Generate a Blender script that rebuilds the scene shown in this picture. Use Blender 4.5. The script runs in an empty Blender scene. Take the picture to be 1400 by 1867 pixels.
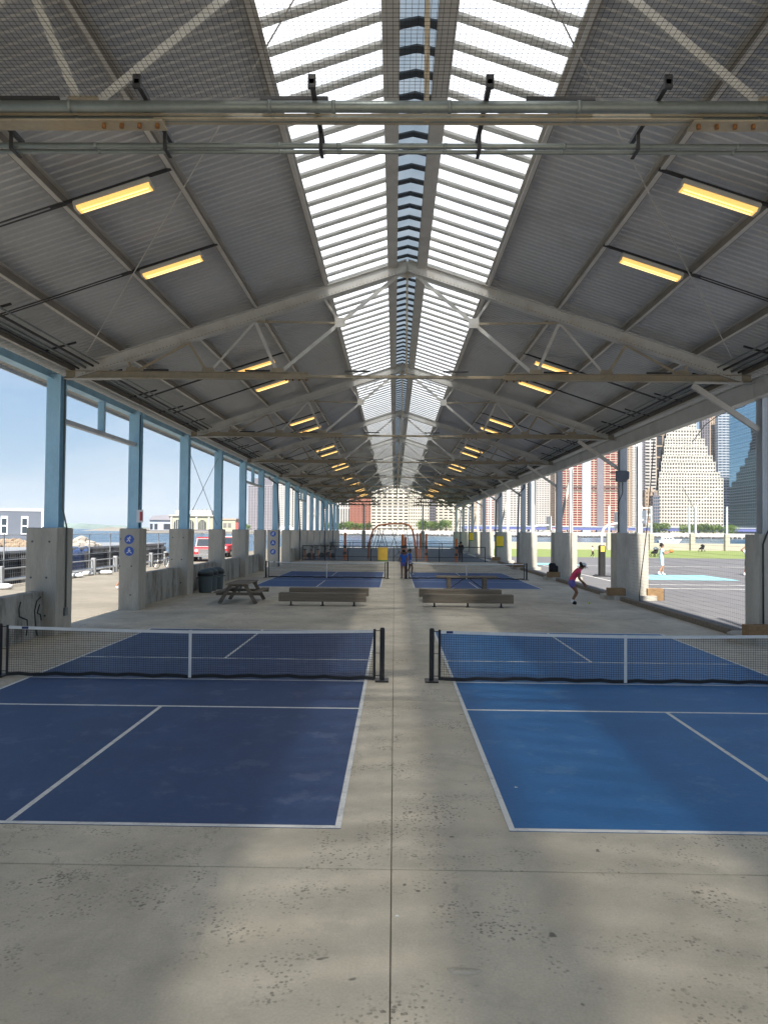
import bpy, bmesh, math, random
from mathutils import Vector, Matrix, Quaternion
random.seed(7)
R = math.radians
scn = bpy.context.scene
COL = scn.collection

# ------------------------------------------------------------------ camera
F, VX, VY, ROLL = 1367.0, 719.0, 968.0, 0.0091
H = 2.7
yc = Vector((VX-700, -(VY-933.5), -F)).normalized()
zc = Vector((math.sin(ROLL), math.cos(ROLL), 0)); zc = (zc - yc*zc.dot(yc)).normalized()
xc = yc.cross(zc)
cam = bpy.data.cameras.new('camera'); camo = bpy.data.objects.new('camera', cam); COL.objects.link(camo)
cam.sensor_fit = 'HORIZONTAL'; cam.sensor_width = 36; cam.lens = 36*F/1400
cam.clip_start = 0.1; cam.clip_end = 20000
camo.matrix_world = Matrix.Translation((0, 0, H)) @ Matrix((xc, yc, zc)).to_4x4()
scn.camera = camo

def px(x, y, Y):
    """photo pixel + distance along the shed -> world point"""
    d = xc*0
    v = Vector((x-700, -(y-933.5), -F))
    w = Vector((xc.dot(v), yc.dot(v), zc.dot(v)))
    return Vector((0, 0, H)) + w*(Y/w.y)
def pg(x, y, z=0.0):
    """photo pixel -> point on the horizontal plane z"""
    v = Vector((x-700, -(y-933.5), -F))
    w = Vector((xc.dot(v), yc.dot(v), zc.dot(v)))
    return Vector((0, 0, H)) + w*((z-H)/w.z)

# ------------------------------------------------------------------ light
SUN_EL = R(52); EXPOSURE = 1.68
scn.view_settings.view_transform = 'Standard'; scn.view_settings.look = 'None'
scn.view_settings.gamma = 1; scn.view_settings.use_curve_mapping = False
scn.view_settings.exposure = EXPOSURE
world = bpy.data.worlds.new('World'); scn.world = world; world.use_nodes = True
wn = world.node_tree; wn.nodes.clear()
def wnode(t, **k):
    n = wn.nodes.new(t)
    for a, b in k.items(): setattr(n, a, b)
    return n
sky = wnode('ShaderNodeTexSky', sky_type='NISHITA', sun_disc=False, sun_elevation=SUN_EL, sun_rotation=R(180),
            air_density=1.0, dust_density=0.2, ozone_density=1.6, altitude=0)
bg = wnode('ShaderNodeBackground'); bg.inputs[1].default_value = 0.05
wo = wnode('ShaderNodeOutputWorld')
tc = wnode('ShaderNodeTexCoord'); mp = wnode('ShaderNodeMapping'); mp.inputs['Scale'].default_value = (1.3, 1.3, 5.0)
nz = wnode('ShaderNodeTexNoise'); nz.inputs['Scale'].default_value = 2.1; nz.inputs['Detail'].default_value = 7; nz.inputs['Roughness'].default_value = .55
rp = wnode('ShaderNodeValToRGB'); rp.color_ramp.elements[0].position = .47; rp.color_ramp.elements[1].position = .78
rp.color_ramp.elements[1].color = (.62, .62, .62, 1)
mx = wnode('ShaderNodeMix', data_type='RGBA'); mx.inputs['B'].default_value = (5.0, 5.5, 6.0, 1)
L = wn.links.new
L(tc.outputs['Generated'], mp.inputs['Vector']); L(mp.outputs[0], nz.inputs['Vector']); L(nz.outputs['Fac'], rp.inputs[0])
L(rp.outputs[0], mx.inputs['Factor']); 
# thin summer haze: pale blue towards the horizon all the way round
sx = wnode('ShaderNodeSeparateXYZ'); L(tc.outputs['Generated'], sx.inputs[0])
hz = wnode('ShaderNodeValToRGB'); hz.color_ramp.elements[0].color = (.47, .66, .84, 1); hz.color_ramp.elements[1].color = (.20, .42, .78, 1); hz.color_ramp.elements[1].position = .42
hs = wnode('ShaderNodeVectorMath', operation='SCALE'); hs.inputs['Scale'].default_value = 5.8; L(sx.outputs['Z'], hz.inputs[0]); L(hz.outputs[0], hs.inputs[0])
hf = wnode('ShaderNodeMapRange'); hf.inputs[1].default_value = .2; hf.inputs[2].default_value = .7; hf.inputs[3].default_value = .92; hf.inputs[4].default_value = .1; L(sx.outputs['Z'], hf.inputs[0])
mh = wnode('ShaderNodeMix', data_type='RGBA'); L(hf.outputs[0], mh.inputs['Factor']); L(sky.outputs[0], mh.inputs['A']); L(hs.outputs[0], mh.inputs['B'])
L(mh.outputs['Result'], mx.inputs['A']); L(mx.outputs['Result'], bg.inputs[0]); L(bg.outputs[0], wo.inputs[0])
sd = bpy.data.lights.new('sun', 'SUN'); sd.energy = 4.0; sd.angle = R(2.0); sd.color = (1, .94, .85)
so = bpy.data.objects.new('sun', sd); COL.objects.link(so)
sdir = Vector((.06, 1/math.tan(SUN_EL), -1)).normalized()
so.rotation_euler = sdir.to_track_quat('-Z', 'Y').to_euler(); so.location = (0, -20, 60)
try:
    scn.cycles.max_bounces = 10; scn.cycles.diffuse_bounces = 6; scn.cycles.transparent_max_bounces = 16
    scn.cycles.sample_clamp_indirect = 6
except Exception: pass

# ------------------------------------------------------------------ materials
MATS = {}
def mat(name, col, rough=.7, metal=0, var=.18, scale=3.0, bump=.15, fine=40.0, spec=.4, stain=None, stain_amt=.5,
        stain_scale=1.2, emit=None, stretch=(1, 1, 1), local=False, s0=.52, s1=.70, scuff=None):
    """procedural base: colour varied by two noises, optional stains, fine bump"""
    m = bpy.data.materials.new(name); m.use_nodes = True; nt = m.node_tree; b = nt.nodes['Principled BSDF']
    N = nt.nodes.new; LK = nt.links.new
    if local: g = N('ShaderNodeTexCoord').outputs['Object']
    else: g = N('ShaderNodeNewGeometry').outputs['Position']
    mpp = N('ShaderNodeMapping'); mpp.inputs['Scale'].default_value = stretch; LK(g, mpp.inputs[0])
    n1 = N('ShaderNodeTexNoise'); n1.inputs['Scale'].default_value = scale; n1.inputs['Detail'].default_value = 8; n1.inputs['Roughness'].default_value = .62
    n2 = N('ShaderNodeTexNoise'); n2.inputs['Scale'].default_value = fine; n2.inputs['Detail'].default_value = 4
    LK(mpp.outputs[0], n1.inputs['Vector']); LK(mpp.outputs[0], n2.inputs['Vector'])
    r1 = N('ShaderNodeMapRange'); r1.inputs[1].default_value = .28; r1.inputs[2].default_value = .72
    r1.inputs[3].default_value = 1-var; r1.inputs[4].default_value = 1+var; LK(n1.outputs['Fac'], r1.inputs[0])
    r2 = N('ShaderNodeMapRange'); r2.inputs[1].default_value = .3; r2.inputs[2].default_value = .7
    r2.inputs[3].default_value = 1-var*.45; r2.inputs[4].default_value = 1+var*.45; LK(n2.outputs['Fac'], r2.inputs[0])
    mu = N('ShaderNodeMath'); mu.operation = 'MULTIPLY'; LK(r1.outputs[0], mu.inputs[0]); LK(r2.outputs[0], mu.inputs[1])
    vm = N('ShaderNodeVectorMath'); vm.operation = 'SCALE'; vm.inputs[0].default_value = col[:3]; LK(mu.outputs[0], vm.inputs['Scale'])
    out = vm.outputs[0]
    if stain:
        n3 = N('ShaderNodeTexNoise'); n3.inputs['Scale'].default_value = stain_scale; n3.inputs['Detail'].default_value = 9; n3.inputs['Roughness'].default_value = .68
        LK(mpp.outputs[0], n3.inputs['Vector'])
        r3 = N('ShaderNodeMapRange'); r3.inputs[1].default_value = s0; r3.inputs[2].default_value = s1; r3.inputs[4].default_value = stain_amt; LK(n3.outputs['Fac'], r3.inputs[0])
        mm = N('ShaderNodeMix'); mm.data_type = 'RGBA'; LK(r3.outputs[0], mm.inputs['Factor']); LK(out, mm.inputs['A']); mm.inputs['B'].default_value = (*stain, 1)
        out = mm.outputs['Result']
    if scuff:
        for ang, scl, th, am in ((.35, (2.2, 14, 1), .62, .42), (-.9, (3, 17, 1), .64, .36), (1.3, (1.1, 1.3, 1), .56, .30)):
            ms = N('ShaderNodeMapping'); ms.inputs['Rotation'].default_value = (0, 0, ang); ms.inputs['Scale'].default_value = scl; LK(g, ms.inputs[0])
            n4 = N('ShaderNodeTexNoise'); n4.inputs['Scale'].default_value = 1.3; n4.inputs['Detail'].default_value = 6; n4.inputs['Roughness'].default_value = .7; LK(ms.outputs[0], n4.inputs['Vector'])
            r4 = N('ShaderNodeMapRange'); r4.inputs[1].default_value = th; r4.inputs[2].default_value = th+.07; r4.inputs[4].default_value = am; LK(n4.outputs['Fac'], r4.inputs[0])
            m4 = N('ShaderNodeMix'); m4.data_type = 'RGBA'; LK(r4.outputs[0], m4.inputs['Factor']); LK(out, m4.inputs['A']); m4.inputs['B'].default_value = (*scuff, 1); out = m4.outputs['Result']
    LK(out, b.inputs['Base Color']); b.inputs['Roughness'].default_value = rough; b.inputs['Metallic'].default_value = metal
    b.inputs['Specular IOR Level'].default_value = spec
    if bump:
        bp = N('ShaderNodeBump'); bp.inputs['Strength'].default_value = bump; bp.inputs['Distance'].default_value = .02
        LK(n2.outputs['Fac'], bp.inputs['Height']); LK(bp.outputs[0], b.inputs['Normal'])
    if emit: b.inputs['Emission Color'].default_value = (*emit[0], 1); b.inputs['Emission Strength'].default_value = emit[1]
    m['_out'] = 1; MATS[name] = m
    return m

def concrete_floor(name, col, pit=.75, blotch=.16):
    m = bpy.data.materials.new(name); m.use_nodes = True; nt = m.node_tree; b = nt.nodes['Principled BSDF']
    N = nt.nodes.new; LK = nt.links.new
    P = N('ShaderNodeNewGeometry').outputs['Position']
    def noise(s, d=6, r=.6, w=0):
        n = N('ShaderNodeTexNoise'); n.inputs['Scale'].default_value = s; n.inputs['Detail'].default_value = d; n.inputs['Roughness'].default_value = r
        n.inputs['Distortion'].default_value = w; LK(P, n.inputs['Vector']); return n.outputs['Fac']
    def rng(x, a, b_, c, d):
        r = N('ShaderNodeMapRange'); r.inputs[1].default_value = a; r.inputs[2].default_value = b_; r.inputs[3].default_value = c; r.inputs[4].default_value = d
        LK(x, r.inputs[0]); return r.outputs[0]
    def mth(op, x, y):
        r = N('ShaderNodeMath'); r.operation = op
        for i, q in enumerate((x, y)):
            if isinstance(q, (int, float)): r.inputs[i].default_value = q
            else: LK(q, r.inputs[i])
        return r.outputs[0]
    def mix(f, a, c):
        r = N('ShaderNodeMix'); r.data_type = 'RGBA'; LK(f, r.inputs['Factor'])
        for k, q in (('A', a), ('B', c)):
            if isinstance(q, tuple): r.inputs[k].default_value = (*q, 1)
            else: LK(q, r.inputs[k])
        return r.outputs['Result']
    big = rng(noise(.35, 8, .6, .6), .32, .68, 1-blotch, 1+blotch)
    mid = rng(noise(2.6, 10, .7, .3), .3, .7, .89, 1.10)
    fin = rng(noise(55, 5, .6), .3, .7, .90, 1.09)
    s = mth('MULTIPLY', mth('MULTIPLY', big, mid), fin)
    vm = N('ShaderNodeVectorMath'); vm.operation = 'SCALE'; vm.inputs[0].default_value = col; LK(s, vm.inputs['Scale'])
    c = vm.outputs[0]
    # warm and cool patches
    c = mix(rng(noise(.8, 7, .6, .5), .5, .75, 0, .35), c, (col[0]*1.12, col[1]*1.05, col[2]*.9))
    c = mix(rng(noise(1.3, 9, .7, .4), .54, .70, 0, .42), c, (col[0]*.62, col[1]*.63, col[2]*.64))
    # small popped-out pits in clusters, and rare dark spots (old gum)
    def spots(scale, size, rnd, mask):
        v = N('ShaderNodeTexVoronoi'); v.inputs['Scale'].default_value = scale; v.inputs['Randomness'].default_value = 1
        nn = N('ShaderNodeTexNoise'); nn.inputs['Scale'].default_value = scale*1.7; LK(P, nn.inputs['Vector'])
        va = N('ShaderNodeVectorMath'); va.operation = 'MULTIPLY_ADD'; LK(nn.outputs['Color'], va.inputs[0]); va.inputs[1].default_value = (.55/scale,)*3; LK(P, va.inputs[2])
        LK(va.outputs[0], v.inputs['Vector'])
        f = rng(v.outputs['Distance'], size*.55, size, 1, 0)
        sel = N('ShaderNodeSeparateColor'); LK(v.outputs['Color'], sel.inputs[0])
        f = mth('MULTIPLY', f, mth('GREATER_THAN', sel.outputs[0], rnd))
        return mth('MULTIPLY', f, mask) if mask is not None else f
    mask = rng(noise(1.1, 7, .75, .4), .50, .60, 0, 1)
    pits = spots(30, .46, .30, mask)
    pits2 = spots(13, .30, .60, mask)
    gum = spots(3.1, .085, .40, None)
    pp = mth('MAXIMUM', pits, pits2)
    c = mix(mth('MULTIPLY', pp, pit*.8), c, (.10, .09, .075))
    c = mix(mth('MULTIPLY', gum, .75), c, (.07, .065, .06))
    ve = N('ShaderNodeTexVoronoi'); ve.feature = 'DISTANCE_TO_EDGE'; ve.inputs['Scale'].default_value = .22
    nn = N('ShaderNodeTexNoise'); nn.inputs['Scale'].default_value = 1.6; nn.inputs['Detail'].default_value = 8; nn.inputs['Roughness'].default_value = .7; LK(P, nn.inputs['Vector'])
    va = N('ShaderNodeVectorMath'); va.operation = 'MULTIPLY_ADD'; LK(nn.outputs['Color'], va.inputs[0]); va.inputs[1].default_value = (.9, .9, .9); LK(P, va.inputs[2]); LK(va.outputs[0], ve.inputs['Vector'])
    crack = mth('MULTIPLY', rng(ve.outputs['Distance'], .0006, .0018, .55, 0), rng(noise(.4, 3), .5, .56, 0, 1))
    c = mix(crack, c, (.09, .08, .07))
    drip = rng(noise(.9, 10, .75, 2.0), .62, .66, 0, .30)
    c = mix(drip, c, (col[0]*.45, col[1]*.45, col[2]*.46))
    pale = rng(noise(.55, 10, .72, 1.2), .66, .70, 0, .4)
    c = mix(pale, c, (col[0]*1.35, col[1]*1.33, col[2]*1.26))
    LK(c, b.inputs['Base Color']); b.inputs['Roughness'].default_value = .78; b.inputs['Specular IOR Level'].default_value = .35
    hgt = mth('SUBTRACT', mth('MULTIPLY', noise(70, 4), .35), pp)
    bp = N('ShaderNodeBump'); bp.inputs['Strength'].default_value = .3; bp.inputs['Distance'].default_value = .008
    LK(hgt, bp.inputs['Height']); LK(bp.outputs[0], b.inputs['Normal'])
    MATS[name] = m; return m

def glassy(name, col, rough=.12, spec=.8, metal=0.0, var=.2):
    return mat(name, col, rough, metal, var, .05, 0, 1.0, spec)

def skylight_mat():
    m = bpy.data.materials.new('skylight'); m.use_nodes = True; nt = m.node_tree; nt.nodes.clear()
    N = nt.nodes.new; LK = nt.links.new
    o = N('ShaderNodeOutputMaterial'); tl = N('ShaderNodeBsdfTranslucent'); tr = N('ShaderNodeBsdfTransparent'); gl = N('ShaderNodeBsdfGlossy')
    g = N('ShaderNodeNewGeometry'); n = N('ShaderNodeTexNoise'); n.inputs['Scale'].default_value = .8; n.inputs['Detail'].default_value = 6; LK(g.outputs['Position'], n.inputs['Vector'])
    r = N('ShaderNodeValToRGB'); r.color_ramp.elements[0].position = .3; r.color_ramp.elements[1].position = .7
    r.color_ramp.elements[0].color = (.60, .65, .71, 1); r.color_ramp.elements[1].color = (.72, .735, .75, 1)
    LK(n.outputs['Fac'], r.inputs[0]); LK(r.outputs[0], tl.inputs[0]); tr.inputs[0].default_value = (.88, .90, .92, 1)
    a = N('ShaderNodeMixShader'); a.inputs[0].default_value = .145; LK(tl.outputs[0], a.inputs[1]); LK(tr.outputs[0], a.inputs[2])
    gl.inputs['Roughness'].default_value = .3; c = N('ShaderNodeMixShader'); c.inputs[0].default_value = .05; LK(a.outputs[0], c.inputs[1]); LK(gl.outputs[0], c.inputs[2])
    LK(c.outputs[0], o.inputs[0]); MATS['skylight'] = m; return m

def leaf_mat(name, c1, c2):
    m = bpy.data.materials.new(name); m.use_nodes = True; nt = m.node_tree; nt.nodes.clear()
    N = nt.nodes.new; LK = nt.links.new
    o = N('ShaderNodeOutputMaterial'); d = N('ShaderNodeBsdfDiffuse'); t = N('ShaderNodeBsdfTranslucent'); a = N('ShaderNodeMixShader'); a.inputs[0].default_value = .35
    g = N('ShaderNodeNewGeometry'); n = N('ShaderNodeTexNoise'); n.inputs['Scale'].default_value = .35; n.inputs['Detail'].default_value = 5; LK(g.outputs['Position'], n.inputs['Vector'])
    r = N('ShaderNodeValToRGB'); r.color_ramp.elements[0].position = .3; r.color_ramp.elements[1].position = .7
    r.color_ramp.elements[0].color = (*c1, 1); r.color_ramp.elements[1].color = (*c2, 1)
    LK(n.outputs['Fac'], r.inputs[0]); LK(r.outputs[0], d.inputs[0]); LK(r.outputs[0], t.inputs[0]); LK(d.outputs[0], a.inputs[1]); LK(t.outputs[0], a.inputs[2]); LK(a.outputs[0], o.inputs[0])
    MATS[name] = m; return m

def water_mat():
    m = bpy.data.materials.new('water'); m.use_nodes = True; nt = m.node_tree; b = nt.nodes['Principled BSDF']
    N = nt.nodes.new; LK = nt.links.new
    b.inputs['Base Color'].default_value = (.035, .085, .14, 1); b.inputs['Roughness'].default_value = .22; b.inputs['IOR'].default_value = 1.33
    g = N('ShaderNodeNewGeometry'); n = N('ShaderNodeTexNoise'); n.inputs['Scale'].default_value = .55; n.inputs['Detail'].default_value = 8; n.inputs['Roughness'].default_value = .65
    mpp = N('ShaderNodeMapping'); mpp.inputs['Scale'].default_value = (1, .45, 1); LK(g.outputs['Position'], mpp.inputs[0]); LK(mpp.outputs[0], n.inputs['Vector'])
    bp = N('ShaderNodeBump'); bp.inputs['Strength'].default_value = .8; bp.inputs['Distance'].default_value = .5; LK(n.outputs['Fac'], bp.inputs['Height']); LK(bp.outputs[0], b.inputs['Normal'])
    MATS['water'] = m; return m

concrete_floor('slab', (.53, .472, .372), .85, .24)
concrete_floor('walkway', (.215, .195, .16), .5)
mat('asphalt', (.125, .123, .128), .85, var=.14, scale=.5, fine=60, bump=.3, stain=(.18, .176, .176), stain_amt=.3)
mat('turf', (.17, .215, .065), .9, var=.2, scale=.6, fine=30, bump=.5)
mat('court_navy', (.028, .062, .160), .55, var=.13, scale=1.4, fine=25, bump=.08, stain=(.065, .10, .20), stain_amt=.45, stain_scale=2.2, stretch=(1, .6, 1), scuff=(.14, .17, .26))
mat('court_blue', (.020, .130, .330), .5, var=.13, scale=.9, fine=25, bump=.08, stain=(.035, .165, .38), stain_amt=.5, stain_scale=1.6, stretch=(.7, 1, 1), scuff=(.12, .24, .40))
mat('court_far', (.032, .085, .235), .55, var=.12, scale=1.4, fine=25, bump=.08, stain=(.06, .12, .27), stain_amt=.4)
mat('line_white', (.72, .71, .67), .6, var=.10, scale=5, fine=60, bump=.1, stain=(.34, .34, .34), stain_amt=.65, stain_scale=5, s0=.50, s1=.66)
mat('key_blue', (.21, .45, .50), .7, var=.08)
mat('pier', (.44, .415, .36), .85, var=.13, scale=1.6, fine=30, bump=.3, stain=(.24, .23, .20), stain_amt=.6, stain_scale=1.2, stretch=(1, 1, .22), s0=.46, s1=.66)
mat('low_wall', (.36, .35, .32), .88, var=.16, scale=1.4, fine=25, bump=.35, stain=(.10, .095, .08), stain_amt=.85, stain_scale=2.0, stretch=(1, 1, .35), s0=.47, s1=.64)
mat('steel_white', (.50, .495, .465), .55, var=.10, scale=2.0, fine=20, bump=.06, stain=(.24, .16, .08), stain_amt=.42, stain_scale=1.3)
mat('steel_brown', (.31, .27, .20), .6, var=.18, scale=2.0, fine=20, bump=.06, stain=(.34, .22, .09), stain_amt=.5, stain_scale=1.0)
mat('purlin', (.52, .50, .455), .55, var=.10, scale=1.4, fine=20, bump=.05, stain=(.24, .19, .13), stain_amt=.4, stain_scale=.8)
mat('roof_metal', (.47, .475, .475), .48, .25, var=.10, scale=.5, fine=14, bump=.05, stain=(.33, .325, .315), stain_amt=.6, stain_scale=.55)
mat('galv', (.19, .215, .205), .42, .5, var=.14, scale=3, fine=25, bump=.05, stain=(.2, .21, .2), stain_amt=.5)
mat('black_steel', (.03, .03, .032), .55, var=.2, bump=.05)
mat('col_blue', (.37, .60, .74), .5, var=.10, scale=2, fine=25, bump=.05, stain=(.24, .42, .55), stain_amt=.5, stain_scale=1.2, stretch=(1, 1, .4))
mat('col_pale', (.52, .55, .58), .5, var=.10, scale=2, fine=25, bump=.05, stain=(.31, .34, .37), stain_amt=.5, stain_scale=1.2, stretch=(1, 1, .4))
mat('ridge_blue', (.33, .37, .41), .5, .2, var=.1, scale=1, bump=.05)
mat('chevron', (.07, .085, .10), .6, var=.1, bump=.05)
mat('rust', (.20, .09, .03), .8, var=.3, scale=10)
mat('timber_grey', (.20, .165, .125), .85, var=.28, scale=2.2, fine=24, bump=.4, stretch=(.35, 4, 6), stain=(.09, .075, .06), stain_amt=.6)
mat('timber_brown', (.25, .155, .075), .75, var=.22, scale=2.5, fine=18, bump=.3, stretch=(3, 1, 5), stain=(.11, .07, .04), stain_amt=.4)
mat('net_black', (.012, .012, .013), .7, var=.1, bump=0)
mat('post_black', (.018, .018, .02), .4, var=.1, bump=.03)
mat('tape_white', (.74, .74, .72), .7, var=.06, bump=.05)
mat('tag_navy', (.02, .035, .14), .5, var=.05, bump=0)
mat('sign_blue', (.035, .10, .42), .4, var=.05, bump=0)
mat('sign_white', (.78, .80, .85), .5, var=.03, bump=0)
mat('yellow', (.82, .56, .03), .6, var=.05, bump=0)
mat('amber', (.72, .46, .07), .6, var=.08, bump=0)
mat('green_trim', (.07, .22, .07), .6, var=.05, bump=0)
mat('orange', (.62, .16, .03), .45, var=.08, bump=0)
mat('bin_grey', (.075, .10, .11), .55, var=.1, bump=.03)
mat('bin_liner', (.02, .02, .022), .35, var=.1, bump=.2)
mat('lamp_body', (.45, .45, .42), .4, var=.05, bump=0)
mat('lamp_on', (.8, .6, .25), .4, var=.03, bump=0, emit=((1.0, .52, .12), .34))
mat('lamp_tube', (.9, .8, .5), .4, var=.03, bump=0, emit=((1.0, .70, .26), .55))
mat('red_paint', (.48, .03, .04), .3, var=.06, bump=0, spec=.6)
mat('tyre', (.02, .02, .02), .8, var=.1)
mat('chrome', (.55, .55, .56), .25, .9, var=.05, bump=0)
mat('glass_car', (.03, .04, .05), .08, var=.05, bump=0, spec=.9)
mat('white_paint', (.72, .73, .74), .4, var=.05, bump=0)
mat('container', (.11, .125, .155), .5, var=.06, scale=1, bump=.03)
mat('hull', (.035, .032, .035), .7, var=.35, scale=.7, bump=.2, stain=(.13, .06, .03), stain_amt=.5)
mat('rubble', (.26, .20, .14), .95, var=.4, scale=2, bump=.5)
mat('tarp_blue', (.03, .07, .20), .5, var=.25, scale=2, bump=.2)
mat('fence_grey', (.36, .37, .38), .5, .4, var=.1, bump=0)
mat('backpack', (.015, .015, .016), .8, var=.2, bump=.2)
mat('ball_yellow', (.60, .75, .05), .6, var=.05, bump=.1)
mat('ball_orange', (.62, .20, .05), .6, var=.08, bump=.2)
mat('black_cloth', (.014, .014, .016), .9, var=.2, bump=.1)
mat('blue_cloth', (.02, .10, .42), .8, var=.15, bump=.1)
mat('purple_cloth', (.13, .11, .36), .85, var=.15, bump=.1)
mat('lilac_cloth', (.32, .36, .62), .85, var=.15, bump=.1)
mat('pink_cloth', (.68, .06, .15), .8, var=.12, bump=.1)
mat('white_cloth', (.68, .69, .70), .8, var=.08, bump=.1)
mat('sky_cloth', (.48, .58, .62), .8, var=.08, bump=.1)
mat('skin', (.36, .19, .12), .55, var=.06, bump=.02)
mat('skin_tan', (.22, .105, .06), .55, var=.06, bump=.02)
mat('hair', (.022, .015, .012), .6, var=.3, scale=30, bump=.3)
mat('trunk', (.09, .07, .055), .9)
mat('shore', (.23, .21, .18), .9, var=.2, scale=.02, fine=.4, bump=0)
mat('shore_rock', (.07, .068, .066), .9, var=.5, scale=.1, fine=.9, bump=0)
mat('seawall', (.37, .345, .29), .85, var=.08, scale=.4, fine=4, bump=.1, stain=(.33, .30, .25), stain_amt=.4)
mat('hill', (.12, .17, .15), .95, var=.25, scale=.01, fine=.08, bump=0)
mat('viaduct', (.10, .12, .30), .6, var=.1, scale=.05, bump=0)
mat('graffiti', (.03, .03, .035), .6, var=.1, bump=0)
skylight_mat(); water_mat()
rbm = bpy.data.materials.new('rib'); rbm.use_nodes = True; nt_ = rbm.node_tree; b_ = nt_.nodes['Principled BSDF']
b_.inputs['Base Color'].default_value = (.66, .66, .63, 1); b_.inputs['Roughness'].default_value = .6
tl_ = nt_.nodes.new('ShaderNodeBsdfTranslucent'); n_ = nt_.nodes.new('ShaderNodeTexNoise'); n_.inputs['Scale'].default_value = 3; g2_ = nt_.nodes.new('ShaderNodeNewGeometry'); nt_.links.new(g2_.outputs['Position'], n_.inputs['Vector'])
r_ = nt_.nodes.new('ShaderNodeValToRGB'); r_.color_ramp.elements[0].color = (.42, .42, .40, 1); r_.color_ramp.elements[1].color = (.66, .65, .62, 1); nt_.links.new(n_.outputs['Fac'], r_.inputs[0]); nt_.links.new(r_.outputs[0], tl_.inputs[0]); nt_.links.new(r_.outputs[0], b_.inputs['Base Color'])
mx_ = nt_.nodes.new('ShaderNodeMixShader'); mx_.inputs[0].default_value = .55; nt_.links.new(b_.outputs[0], mx_.inputs[1]); nt_.links.new(tl_.outputs[0], mx_.inputs[2]); nt_.links.new(mx_.outputs[0], nt_.nodes['Material Output'].inputs[0]); MATS['rib'] = rbm
leaf_mat('leaf', (.09, .15, .035), (.17, .25, .06)); leaf_mat('leaf_dark', (.05, .10, .03), (.10, .17, .05))

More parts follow.
